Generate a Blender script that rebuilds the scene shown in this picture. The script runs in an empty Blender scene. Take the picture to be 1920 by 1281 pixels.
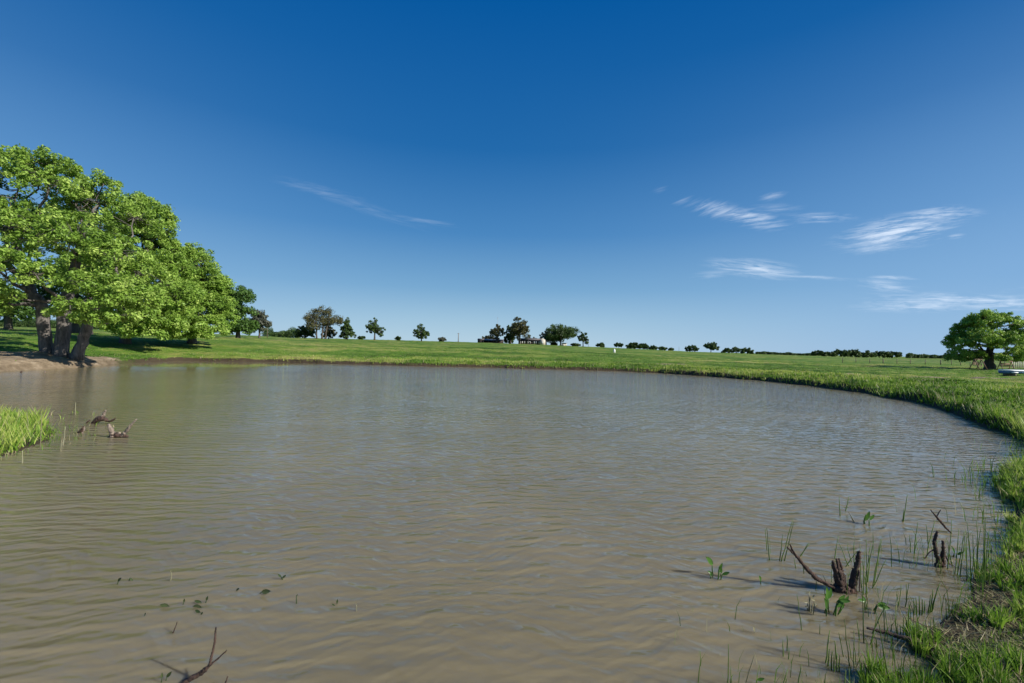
import bpy, math, random
import numpy as np
from mathutils import Vector, Matrix
R = math.radians
S = bpy.context.scene
COL = S.collection

# ------------------------------------------------------------------ camera
W0, H0, F0, HC = 1920, 1281, 853.0, 1.8
cd = bpy.data.cameras.new('camera'); cam = bpy.data.objects.new('camera', cd); COL.objects.link(cam)
cd.lens = 36.0*F0/W0; cd.sensor_width = 36; cd.clip_start = .05; cd.clip_end = 12000
PITCH, ROLL = math.atan(11.5/F0), R(1.3)
CM = (Matrix.Rotation(R(90)+PITCH, 4, 'X') @ Matrix.Rotation(ROLL, 4, 'Z'))
cam.matrix_world = Matrix.Translation((0, 0, HC)) @ CM
S.camera = cam
C3 = np.array(CM.to_3x3())
S.render.resolution_x, S.render.resolution_y = 1024, 683

# ------------------------------------------------------------------ light
SUN_EL, SUN_DIR = R(30), Vector((-.93, .36, 0)).normalized()   # SUN_DIR: the way the light travels
S.view_settings.view_transform = 'Standard'; S.view_settings.look = 'None'
S.view_settings.gamma = 1; S.view_settings.exposure = 0.45
sl = bpy.data.lights.new('sun', 'SUN'); sun = bpy.data.objects.new('sun', sl); COL.objects.link(sun)
sl.energy = 5.0; sl.angle = R(.5); sl.color = (1, .95, .86)
ld = Vector((SUN_DIR.x*math.cos(SUN_EL), SUN_DIR.y*math.cos(SUN_EL), -math.sin(SUN_EL)))
sun.rotation_euler = ld.to_track_quat('-Z', 'Y').to_euler()

def ray(px, py):
    d = C3 @ np.array([(px-W0/2)/F0, -(py-H0/2)/F0, -1.0])
    return d/d[1]
def yh(px): return 652 + math.tan(ROLL)*(px-960)
def at(px, py, z=0.0):
    d = ray(px, py); t = (z-HC)/d[2]
    return np.array([d[0]*t, t, z])
def U(px): return ray(px, yh(px))[0]
def dirpt(px, py, depth):
    d = ray(px, py); return np.array([0, 0, HC]) + d*depth

wd = bpy.data.worlds.new('World'); S.world = wd; wd.use_nodes = True
def build_world():
    nt = wd.node_tree; N = nt.nodes; L = nt.links; N.clear()
    out = N.new('ShaderNodeOutputWorld'); bg = N.new('ShaderNodeBackground'); bg.inputs[1].default_value = .11
    sky = N.new('ShaderNodeTexSky'); sky.sky_type = 'NISHITA'; sky.sun_disc = False
    sky.sun_elevation = SUN_EL; sky.sun_rotation = math.atan2(-SUN_DIR.x, -SUN_DIR.y)
    sky.altitude = 100; sky.air_density = 1.0; sky.dust_density = .35; sky.ozone_density = 4.5
    hs = N.new('ShaderNodeHueSaturation'); hs.inputs['Saturation'].default_value = 1.22
    L.new(sky.outputs[0], hs.inputs['Color'])
    tc = N.new('ShaderNodeTexCoord'); sp = N.new('ShaderNodeSeparateXYZ'); L.new(tc.outputs['Generated'], sp.inputs[0])
    def m(op, a, b=None, c=None, clamp=False):
        n = N.new('ShaderNodeMath'); n.operation = op; n.use_clamp = clamp
        for i, v in enumerate((a, b, c)):
            if v is None: continue
            if isinstance(v, (int, float)): n.inputs[i].default_value = v
            else: L.new(v, n.inputs[i])
        return n.outputs[0]
    y = m('MAXIMUM', sp.outputs[1], .02)
    gr = N.new('ShaderNodeValToRGB'); e = gr.color_ramp.elements
    while len(e) < 6: e.new(.5)
    for k_, (p_, c_) in enumerate([(0, (.44, .61, .74)), (.06, (.32, .51, .68)), (.125, (.18, .375, .60)), (.24, (.065, .23, .50)), (.40, (.014, .135, .39)), (.62, (.0, .09, .33))]):
        e[k_].position = p_; e[k_].color = (*c_, 1)
    L.new(m('MAXIMUM', sp.outputs[2], 0.0), gr.inputs[0])
    gs = N.new('ShaderNodeVectorMath'); gs.operation = 'SCALE'; gs.inputs[3].default_value = 6.9; L.new(gr.outputs[0], gs.inputs[0])
    hm = N.new('ShaderNodeMix'); hm.data_type = 'RGBA'; hm.inputs[0].default_value = .95
    L.new(hs.outputs[0], hm.inputs[6]); 
    # the sky pales away from the deep blue band opposite to and beside the sun
    side = m('MULTIPLY', m('MULTIPLY', m('POWER', m('ABSOLUTE', m('SUBTRACT', sp.outputs[0], -.10)), 2.0), 1.9), m('SUBTRACT', 1.05, m('MULTIPLY', sp.outputs[2], 2.0)), clamp=True)
    sm = N.new('ShaderNodeMix'); sm.data_type = 'RGBA'; L.new(m('MULTIPLY', side, .6), sm.inputs[0])
    L.new(gs.outputs[0], sm.inputs[6]); sm.inputs[7].default_value = (1.6, 2.9, 4.9, 1)
    L.new(sm.outputs[2], hm.inputs[7])
    u = m('DIVIDE', sp.outputs[0], y); v = m('DIVIDE', sp.outputs[2], y)
    total = None
    # wisps of cirrus: px, py, half length, half height, slope, strength, streak slope
    CL = [(600, 358, 75, 10, -.22, .22, -.1), (690, 392, 95, 9, -.28, .20, -.2), (790, 414, 60, 6, -.1, .22, -.05),
          (1345, 393, 46, 15, -.1, .75, .5), (1405, 408, 62, 15, -.18, 1.0, .18), (1280, 377, 18, 5, .4, .4, .4), (1238, 356, 14, 5, .4, .22, .4),
          (1448, 368, 22, 6, .3, .6, .3), (1538, 409, 52, 9, .05, .75, .1), (1460, 392, 45, 10, 0, .35, .1),
          (1680, 438, 92, 26, .22, 1.45, .2), (1760, 404, 62, 14, .12, 1.25, .12), (1650, 458, 60, 12, .12, .8, .14), (1792, 443, 15, 4, .2, .5, .2),
          (1415, 504, 70, 15, -.05, 1.1, -.05), (1490, 517, 85, 3.5, -.03, .8, -.03), (1340, 514, 40, 8, .2, .4, .1),
          (1675, 521, 36, 4, 0, .75, 0), (1662, 537, 50, 10, -.1, .7, -.05),
          (1720, 573, 100, 11, .05, 1.0, .05), (1850, 566, 170, 13, .0, 1.05, .03), (1660, 583, 40, 5, .05, .5, .02),
          (2100, 560, 160, 18, .0, .9, .02)]
    for k, (px, py, a, b, sl_, st, ss) in enumerate(CL):
        d = ray(px, py); th = math.atan(sl_)-ROLL; ts = math.atan(ss)-ROLL
        du = m('SUBTRACT', u, float(d[0])); dv = m('SUBTRACT', v, float(d[2]))
        A = m('ADD', m('MULTIPLY', du, math.cos(th)*F0/a), m('MULTIPLY', dv, math.sin(th)*F0/a))
        B = m('ADD', m('MULTIPLY', du, -math.sin(th)*F0/b), m('MULTIPLY', dv, math.cos(th)*F0/b))
        r2 = m('ADD', m('MULTIPLY', A, A), m('MULTIPLY', B, B))
        g = m('SUBTRACT', 1.0, m('MULTIPLY', r2, .34), clamp=True)
        s1 = m('ADD', m('MULTIPLY', du, math.cos(ts)*13), m('MULTIPLY', dv, math.sin(ts)*13))
        s2 = m('ADD', m('MULTIPLY', du, -math.sin(ts)*115), m('MULTIPLY', dv, math.cos(ts)*115))
        cx = N.new('ShaderNodeCombineXYZ'); L.new(s1, cx.inputs[0]); L.new(s2, cx.inputs[1]); cx.inputs[2].default_value = k*3.7
        nz = N.new('ShaderNodeTexNoise'); nz.inputs['Scale'].default_value = 1.15; nz.inputs['Detail'].default_value = 8
        nz.inputs['Roughness'].default_value = .62; nz.inputs['Distortion'].default_value = .35
        L.new(cx.outputs[0], nz.inputs['Vector'])
        nn = m('SUBTRACT', m('ADD', nz.outputs[0], m('MULTIPLY', g, .20)), .56)
        w = m('MULTIPLY', m('MULTIPLY', m('MULTIPLY', nn, 3.4, clamp=True), m('POWER', g, 2.0)), st*.43)
        total = w if total is None else m('MAXIMUM', total, w)
    total = m('MULTIPLY', total, m('GREATER_THAN', sp.outputs[1], .05))
    total = m('MINIMUM', total, .85)
    mx = N.new('ShaderNodeMix'); mx.data_type = 'RGBA'; L.new(total, mx.inputs[0])
    L.new(hm.outputs[2], mx.inputs[6]); mx.inputs[7].default_value = (7.2, 7.7, 8.4, 1)
    L.new(mx.outputs[2], bg.inputs[0]); L.new(bg.outputs[0], out.inputs[0])
build_world()

# ------------------------------------------------------------------ helpers
rng = np.random.default_rng(7); random.seed(7)
def props(o, label=None, cat=None, group=None, kind=None):
    if label: o['label'] = label
    if cat: o['category'] = cat
    if group: o['group'] = group
    if kind: o['kind'] = kind
    return o
def link(name, me, mat=None, parent=None, loc=None):
    o = bpy.data.objects.new(name, me); COL.objects.link(o)
    if mat is not None and me is not None: me.materials.append(mat)
    if parent: o.parent = parent
    if loc is not None: o.location = [float(q) for q in loc]
    return o
def empty(name, loc, label, cat, group=None):
    o = bpy.data.objects.new(name, None); COL.objects.link(o); o.location = [float(q) for q in loc]
    o.empty_display_size = .2
    return props(o, label, cat, group)
def np_mesh(name, V, Fs, smooth=False, attrs=None):
    """V (n,3); Fs: array (m,3) or (m,4), or list of such arrays"""
    if not isinstance(Fs, list): Fs = [Fs]
    Fs = [f for f in Fs if len(f)]
    me = bpy.data.meshes.new(name)
    V = np.asarray(V, np.float32)
    me.vertices.add(len(V)); me.vertices.foreach_set('co', V.ravel())
    loops = np.concatenate([f.ravel() for f in Fs]).astype(np.int32)
    tot = np.concatenate([np.full(len(f), f.shape[1]) for f in Fs]).astype(np.int32)
    st = np.concatenate([[0], np.cumsum(tot)[:-1]]).astype(np.int32)
    me.loops.add(len(loops)); me.loops.foreach_set('vertex_index', loops)
    me.polygons.add(len(tot)); me.polygons.foreach_set('loop_start', st); me.polygons.foreach_set('loop_total', tot)
    if smooth: me.polygons.foreach_set('use_smooth', np.ones(len(tot), bool))
    me.update(calc_edges=True)
    for k, a in (attrs or {}).items():
        at_ = me.attributes.new(k, 'FLOAT', 'POINT'); at_.data.foreach_set('value', np.asarray(a, np.float32))
    return me
class MB:
    def __init__(s): s.v = []; s.q = []; s.t = []; s.n = 0
    def add(s, V, q=None, t=None):
        V = np.asarray(V, float).reshape(-1, 3)
        if q is not None and len(q): s.q.append(np.asarray(q)+s.n)
        if t is not None and len(t): s.t.append(np.asarray(t)+s.n)
        s.v.append(V); s.n += len(V)
    def tube(s, P, rad, n=6, rough=0, cap=True, seed=0):
        P = np.asarray(P, float); rad = np.asarray(rad, float)*np.ones(len(P)); rr = np.random.default_rng(seed+len(P))
        T = np.gradient(P, axis=0); T /= np.linalg.norm(T, axis=1)[:, None]+1e-9
        ref = np.array([0, 0, 1.]) if abs(T[0][2]) < .8 else np.array([1., 0, 0])
        a = np.arange(n)*2*math.pi/n; V = []
        for p, t, r_ in zip(P, T, rad):
            x = np.cross(t, ref); x /= np.linalg.norm(x)+1e-9; yv = np.cross(t, x)
            k = 1+rough*rr.uniform(-1, 1, n)
            V.append(p+(np.cos(a)*k)[:, None]*x*r_+(np.sin(a)*k)[:, None]*yv*r_)
        V = np.concatenate(V); m = len(P); q = []
        for i in range(m-1):
            for j in range(n):
                q.append((i*n+j, i*n+(j+1) % n, (i+1)*n+(j+1) % n, (i+1)*n+j))
        t = []
        if cap:
            for i0, sgn in ((0, 1), ((m-1)*n, -1)):
                for j in range(1, n-1):
                    t.append((i0, i0+j+1, i0+j) if sgn > 0 else (i0, i0+j, i0+j+1))
        s.add(V, q, t)
    def box(s, c, d, rz=0):
        c = np.asarray(c, float); d = np.asarray(d, float)/2
        V = np.array([(x, y, z) for x in (-1, 1) for y in (-1, 1) for z in (-1, 1)], float)*d
        cs, sn = math.cos(rz), math.sin(rz)
        V = np.stack([V[:, 0]*cs-V[:, 1]*sn, V[:, 0]*sn+V[:, 1]*cs, V[:, 2]], 1)+c
        s.add(V, [(0, 1, 3, 2), (4, 6, 7, 5), (0, 4, 5, 1), (2, 3, 7, 6), (0, 2, 6, 4), (1, 5, 7, 3)])
    def bar(s, a, b, w, h=None):
        s.tube([a, b], [w/2*1.3]*2, 4)
    def mesh(s, name, smooth=False, attrs=None):
        V = np.concatenate(s.v); F = []
        if s.q: F.append(np.concatenate([np.asarray(x).reshape(-1, 4) for x in s.q]))
        if s.t: F.append(np.concatenate([np.asarray(x).reshape(-1, 3) for x in s.t]))
        return np_mesh(name, V, F, smooth, attrs)
def wob(a, b, n, amp, r_):
    a = np.asarray(a, float); b = np.asarray(b, float); t = np.linspace(0, 1, n)[:, None]
    P = a+(b-a)*t; L_ = np.linalg.norm(b-a)
    off = np.cumsum(r_.normal(0, 1, (n, 3)), 0)*amp*L_/n; off -= off[0]+(off[-1]-off[0])*t
    return P+off
def noise2(x, y, s, seed=0):
    """cheap smooth value noise in 0..1"""
    x = np.asarray(x)/s+seed*13.7; y = np.asarray(y)/s+seed*7.3
    xi = np.floor(x).astype(np.int64); yi = np.floor(y).astype(np.int64); fx = x-xi; fy = y-yi
    fx = fx*fx*(3-2*fx); fy = fy*fy*(3-2*fy)
    def h(a, b):
        n = (a*374761393+b*668265263+seed*974711) & 0xffffffff
        n = ((n ^ (n >> 13))*1274126177) & 0xffffffff
        return ((n ^ (n >> 16)) & 0xffff)/65535.0
    return (h(xi, yi)*(1-fx)+h(xi+1, yi)*fx)*(1-fy)+(h(xi, yi+1)*(1-fx)+h(xi+1, yi+1)*fx)*fy
def sstep(a, b, x):
    t = np.clip((x-a)/(b-a), 0, 1); return t*t*(3-2*t)

# ------------------------------------------------------------------ materials
def mat(name):
    m = bpy.data.materials.new(name); m.use_nodes = True; nt = m.node_tree
    return m, nt, nt.nodes, nt.links, nt.nodes['Principled BSDF']
def ramp(N, stops):
    r_ = N.new('ShaderNodeValToRGB'); e = r_.color_ramp.elements
    while len(e) < len(stops): e.new(.5)
    for k, (p, c) in enumerate(stops): e[k].position = p; e[k].color = (*c, 1)
    return r_
def noise(N, L, vec, scale, detail=4, rough=.55, dist=0):
    n = N.new('ShaderNodeTexNoise'); n.inputs['Scale'].default_value = scale; n.inputs['Detail'].default_value = detail
    n.inputs['Roughness'].default_value = rough; n.inputs['Distortion'].default_value = dist
    if vec is not None: L.new(vec, n.inputs['Vector'])
    return n.outputs[0]
def mathn(N, L, op, a, b=None, clamp=False):
    n = N.new('ShaderNodeMath'); n.operation = op; n.use_clamp = clamp
    for i, v in enumerate((a, b)):
        if v is None: continue
        if isinstance(v, (int, float)): n.inputs[i].default_value = v
        else: L.new(v, n.inputs[i])
    return n.outputs[0]
def mixc(N, L, f, a, b):
    m = N.new('ShaderNodeMix'); m.data_type = 'RGBA'
    for i, v in ((0, f), (6, a), (7, b)):
        if isinstance(v, (int, float)): m.inputs[i].default_value = v
        elif isinstance(v, tuple): m.inputs[i].default_value = (*v, 1)
        else: L.new(v, m.inputs[i])
    return m.outputs[2]
def attr(N, k):
    a = N.new('ShaderNodeAttribute'); a.attribute_name = k; return a.outputs['Fac']
def coords(N, kind='Object'): return N.new('ShaderNodeTexCoord').outputs[kind]

def leafy(name, dark, mid, light, trans=.35, rough=.5, nscale=.55, spec=.3):
    m, nt, N, L, B = mat(name)
    c = coords(N)
    f = mathn(N, L, 'ADD', mathn(N, L, 'MULTIPLY', noise(N, L, c, nscale, 3), .75), mathn(N, L, 'MULTIPLY', attr(N, 'rnd'), .5))
    f = mathn(N, L, 'SUBTRACT', f, .13)
    rp = ramp(N, [(.22, dark), (.5, mid), (.82, light)]); L.new(f, rp.inputs[0])
    L.new(rp.outputs[0], B.inputs['Base Color']); B.inputs['Roughness'].default_value = rough
    B.inputs['Specular IOR Level'].default_value = spec
    t = N.new('ShaderNodeBsdfTranslucent'); L.new(rp.outputs[0], t.inputs[0])
    ms = N.new('ShaderNodeMixShader'); ms.inputs[0].default_value = trans
    L.new(B.outputs[0], ms.inputs[1]); L.new(t.outputs[0], ms.inputs[2]); L.new(ms.outputs[0], N['Material Output'].inputs[0])
    return m
def bark(name, a, b, scale=6, bump=.03):
    m, nt, N, L, B = mat(name)
    c = coords(N); mp = N.new('ShaderNodeMapping'); mp.inputs['Scale'].default_value = (1, 1, .22); L.new(c, mp.inputs[0])
    n = noise(N, L, mp.outputs[0], scale, 8, .7, .6)
    n2 = noise(N, L, c, scale*.2, 3)
    rp = ramp(N, [(.35, a), (.62, b)]); L.new(mathn(N, L, 'ADD', mathn(N, L, 'MULTIPLY', n, .8), mathn(N, L, 'MULTIPLY', n2, .2)), rp.inputs[0])
    L.new(rp.outputs[0], B.inputs['Base Color']); B.inputs['Roughness'].default_value = .9
    bp = N.new('ShaderNodeBump'); bp.inputs['Distance'].default_value = bump; L.new(n, bp.inputs['Height']); L.new(bp.outputs[0], B.inputs['Normal'])
    return m
def plain(name, c, rough=.6, var=.25, scale=5, metal=0):
    m, nt, N, L, B = mat(name)
    n = noise(N, L, coords(N), scale, 5)
    lo = tuple(x*(1-var) for x in c); hi = tuple(min(1, x*(1+var)) for x in c)
    rp = ramp(N, [(.3, lo), (.7, hi)]); L.new(n, rp.inputs[0]); L.new(rp.outputs[0], B.inputs['Base Color'])
    B.inputs['Roughness'].default_value = rough; B.inputs['Metallic'].default_value = metal
    return m
M_LEAF = leafy('oak_leaf', (.085, .16, .022), (.24, .39, .055), (.52, .65, .16), .36)
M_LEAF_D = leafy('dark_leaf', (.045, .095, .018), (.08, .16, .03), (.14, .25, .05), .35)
M_LEAF_F = leafy('far_leaf', (.035, .065, .018), (.065, .115, .028), (.12, .18, .045), .3, nscale=.3)
M_LEAF_O = leafy('olive_leaf', (.055, .055, .022), (.11, .11, .04), (.19, .175, .075), .3, nscale=.3)
M_LEAF_G = leafy('grey_leaf', (.07, .08, .06), (.12, .13, .09), (.17, .18, .12), .3, nscale=.3)
M_BARK = bark('oak_bark', (.03, .026, .024), (.19, .168, .15), 7, .06)
M_BARK_F = bark('far_bark', (.035, .03, .027), (.12, .10, .085), 3, .03)
M_WET = bark('wet_wood', (.012, .008, .007), (.12, .07, .05), 55, .02)
M_DRY = bark('weathered_wood', (.05, .038, .030), (.34, .27, .21), 40, .012)
M_REED = leafy('reed', (.07, .13, .02), (.12, .20, .035), (.20, .28, .07), .25, nscale=3)
M_REED_D = leafy('dry_reed', (.16, .15, .08), (.26, .24, .14), (.42, .40, .28), .25, nscale=3)
M_WEED = leafy('weed', (.02, .035, .012), (.05, .075, .025), (.11, .13, .05), .2, .5, 12)
M_PAD = leafy('waterleaf', (.03, .08, .012), (.07, .17, .025), (.14, .27, .05), .35, .35, 12)
def grass_mat():
    m, nt, N, L, B = mat('grass_blade')
    c = coords(N)
    f = mathn(N, L, 'ADD', mathn(N, L, 'MULTIPLY', noise(N, L, c, .5, 5, .65), .9), mathn(N, L, 'MULTIPLY', attr(N, 'rnd'), .42))
    mp = N.new('ShaderNodeMapping'); mp.inputs['Scale'].default_value = (.012, .11, 1); mp.inputs['Rotation'].default_value = (0, 0, .12); L.new(c, mp.inputs[0])
    n4 = noise(N, L, mp.outputs[0], 1.4, 5, .65, .5); n1 = noise(N, L, c, .09, 6, .6, .4)
    f = mathn(N, L, 'ADD', f, mathn(N, L, 'MULTIPLY', mathn(N, L, 'SUBTRACT', mathn(N, L, 'ADD', n1, n4), 1.0), 1.7))
    f = mathn(N, L, 'SUBTRACT', f, .16)
    rp = ramp(N, [(.20, (.045, .10, .010)), (.45, (.105, .21, .02)), (.68, (.22, .36, .04)), (.90, (.46, .52, .12))]); L.new(f, rp.inputs[0])
    col = mixc(N, L, attr(N, 'dry'), rp.outputs[0], (.50, .41, .25))
    L.new(col, B.inputs['Base Color']); B.inputs['Roughness'].default_value = .5; B.inputs['Specular IOR Level'].default_value = .25
    t = N.new('ShaderNodeBsdfTranslucent'); L.new(col, t.inputs[0])
    ms = N.new('ShaderNodeMixShader'); ms.inputs[0].default_value = .4
    L.new(B.outputs[0], ms.inputs[1]); L.new(t.outputs[0], ms.inputs[2]); L.new(ms.outputs[0], N['Material Output'].inputs[0])
    return m
M_GRASS = grass_mat()

# ------------------------------------------------------------------ pond outline
PIX = [(1665, 1281), (1722, 1215), (1785, 1150), (1846, 1090), (1888, 1030), (1906, 985), (1896, 930), (1872, 910), (1888, 890), (1925, 880),
       (1960, 870), (1955, 846), (1912, 828), (1850, 795), (1760, 765), (1680, 748), (1600, 735), (1500, 722), (1400, 712), (1300, 704), (1200, 698), (1100, 694.5), (1000, 692),
       (900, 689), (800, 687), (700, 684.5), (600, 682), (500, 679), (420, 678), (350, 677), (290, 679), (240, 681.5), (200, 684), (130, 690), (60, 694), (0, 697), (-100, 702), (-250, 712),
       (-380, 730), (-380, 752), (-250, 760), (-100, 760), (-20, 772), (40, 780), (75, 790), (100, 801), (118, 812), (100, 824), (60, 836), (25, 850), (-40, 864), (-120, 880)]
POLY = [tuple(at(px, py)[:2]) for px, py in PIX]
POLY += [(-8.6, 5.6), (-6.5, 4.4), (-4.6, 3.3), (-3.2, 2.62), (-2.2, 2.1), (-.8, 1.9), (.5, 1.95), (1.3, 2.15)]
def catmull(P, k=5):
    P = np.array(P); n = len(P); out = []
    for i in range(n):
        p0, p1, p2, p3 = P[i-1], P[i], P[(i+1) % n], P[(i+2) % n]
        for j in range(k):
            t = j/k
            out.append(.5*((2*p1)+(-p0+p2)*t+(2*p0-5*p1+4*p2-p3)*t*t+(-p0+3*p1-3*p2+p3)*t**3))
    return np.array(out)
SH = catmull(POLY)
def sdist(X, Y):
    """signed distance to the shoreline, + on land"""
    X = np.asarray(X, float).ravel(); Y = np.asarray(Y, float).ravel()
    best = np.full(X.shape, 1e9); ins = np.zeros(X.shape, bool)
    n = len(SH)
    for i in range(n):
        ax, ay = SH[i-1]; bx, by = SH[i]; dx, dy = bx-ax, by-ay
        t = np.clip(((X-ax)*dx+(Y-ay)*dy)/(dx*dx+dy*dy+1e-12), 0, 1)
        d = (X-ax-t*dx)**2+(Y-ay-t*dy)**2; best = np.minimum(best, d)
        c = ((ay > Y) != (by > Y)); xs = dx*(Y-ay)/(dy if abs(dy) > 1e-12 else 1e-12)+ax
        ins ^= c & (X < xs)
    s = np.sqrt(best); s[ins] *= -1
    rr = np.hypot(X, Y)
    return s+(noise2(X, Y, .55, 3)-.5)*.22*sstep(4, 14, rr)+(noise2(X, Y, 1.9, 5)-.5)*.5*sstep(6, 20, rr)+(noise2(X, Y, .22, 9)-.5)*.10+(noise2(X, Y, .38, 8)-.62)*.34*sstep(7, 5.5, rr)*(X > 1.6)

# ------------------------------------------------------------------ terrain
SKX = [-900, 0, 200, 450, 560, 700, 860, 1000, 1100, 1200, 1300, 1400, 1500, 1600, 1700, 1920, 2800]
SKY = [596, 613, 619, 629, 634, 637, 641.5, 646, 650.5, 655, 660, 664, 668, 671, 672.5, 675.5, 694]
UU = np.array([U(p) for p in SKX]); EE = np.array([(yh(p)-s)/F0 for p, s in zip(SKX, SKY)])
DC = np.interp([0]*0+list(UU), [U(0), U(450), U(600), U(1200), U(1700)], [150, 200, 250, 290, 400])
PW = np.interp(UU, [U(0), U(450), U(1100), U(1600), U(1920)], [.7, .85, 1.1, 1.6, 2.2])
MOUND = [(*at(105, 668, .6)[:2], 3.2, .35)]
def ground(X, Y, sd=None):
    X = np.asarray(X, float); shp = X.shape; X = X.ravel(); Y = np.asarray(Y, float).ravel()
    if sd is None: sd = sdist(X, Y)
    yy = np.maximum(Y, 3.0); u = np.clip(X/yy, -2.6, 2.6)
    u = np.where(Y < 3, np.sign(X)*2.6*np.clip(np.abs(X)/8, 0, 1), u)
    e = np.interp(u, UU, EE); dc = np.interp(u, UU, DC); pw = np.interp(u, UU, PW)
    zc = HC+e*dc
    dep = np.maximum(Y, np.hypot(X, Y)*.35)
    t = np.clip((dep-12)/(dc-12), 0, None)
    zb = .24
    rise = np.where(t < 1, (zc-zb)*np.clip(t, 0, 1)**pw, (zc-zb)-(zc-zb+.3)*sstep(1, 2.6, t))
    land = sstep(.0, 16, sd)
    near = sstep(2, 9, np.hypot(X, Y))
    far_ = sstep(9, 18, np.hypot(X, Y)); edge = (.10+.15*far_*(.35+noise2(X, Y, 1.3, 12)))*sstep(0, .18+.12*far_, sd)+.14*sstep(.1, 1.2, sd)
    edge = edge*(.35+.65*near)
    edge = edge*(1-.45*(X > 1)*sstep(9, 7, np.hypot(X, Y)))
    spit = ((X < -6.5) & (Y < 17) & (X > -24)).astype(float)
    z = (edge+rise*land)*(1-.8*spit)
    # rim of the far bank and the right bank: a low hump of spoil
    hump = np.exp(-((sd-2.2)/1.6)**2)*.14*near
    z = z+np.where(sd > 0, hump*(1-spit), 0)
    amp = sstep(0.05, 1.5, sd)*near
    z = z+amp*((noise2(X, Y, 2.2, 1)-.5)*.10+(noise2(X, Y, .7, 2)-.5)*.13)*(1-.7*spit)+sstep(3, 12, sd)*(noise2(X, Y, 14, 4)-.5)*.16
    z = z+sstep(.1, 1, sd)*(noise2(X, Y, .35, 6)-.5)*.03
    for mx, my, r_, h in MOUND: z = z+h*np.exp(-((X-mx)**2+(Y-my)**2)/r_**2)*sstep(0, 3, sd)
    z = np.where(sd < 0, np.maximum(-.7, sd*.35-.015), np.maximum(z, .012))
    return z.reshape(shp)
def gz(x, y): return float(ground(np.array([x]), np.array([y]))[0])
def onground(px, depth):
    x = U(px)*depth; return np.array([x, depth, gz(x, depth)])
def blob(X, Y, px, py, rx, ry, z=.3):
    c = at(px, py, z); return np.exp(-(((X-c[0])/rx)**2+((Y-c[1])/ry)**2))
def dirtmask(X, Y, sd):
    d = np.zeros_like(X)
    c = onground(50, 27.0)
    d = np.maximum(d, 1.6*np.exp(-(((X-c[0])/7.0)**2+((Y-c[1])/3.4)**2)))
    c = onground(150, 29.5)
    d = np.maximum(d, 1.1*np.exp(-(((X-c[0])/3.6)**2+((Y-c[1])/2.4)**2)))
    for px, dp, rx, ry in ((1585, 34, 2.0, .8), (1670, 33, 1.6, .6), (1710, 31, 3.2, .6), (1905, 33, 4, .8), (1262, 45, 3, .7)):
        c = onground(px, dp); d = np.maximum(d, 1.1*np.exp(-(((X-c[0])/rx)**2+((Y-c[1])/ry)**2)))
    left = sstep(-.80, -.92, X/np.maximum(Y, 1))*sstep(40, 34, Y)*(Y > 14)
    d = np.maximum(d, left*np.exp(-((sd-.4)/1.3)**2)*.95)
    near = sstep(4.6, 3.4, np.hypot(X-.6, Y))*sstep(.15, .6, sd)
    d = np.maximum(d, near*.75)
    return np.clip(d, 0, 1)

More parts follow.
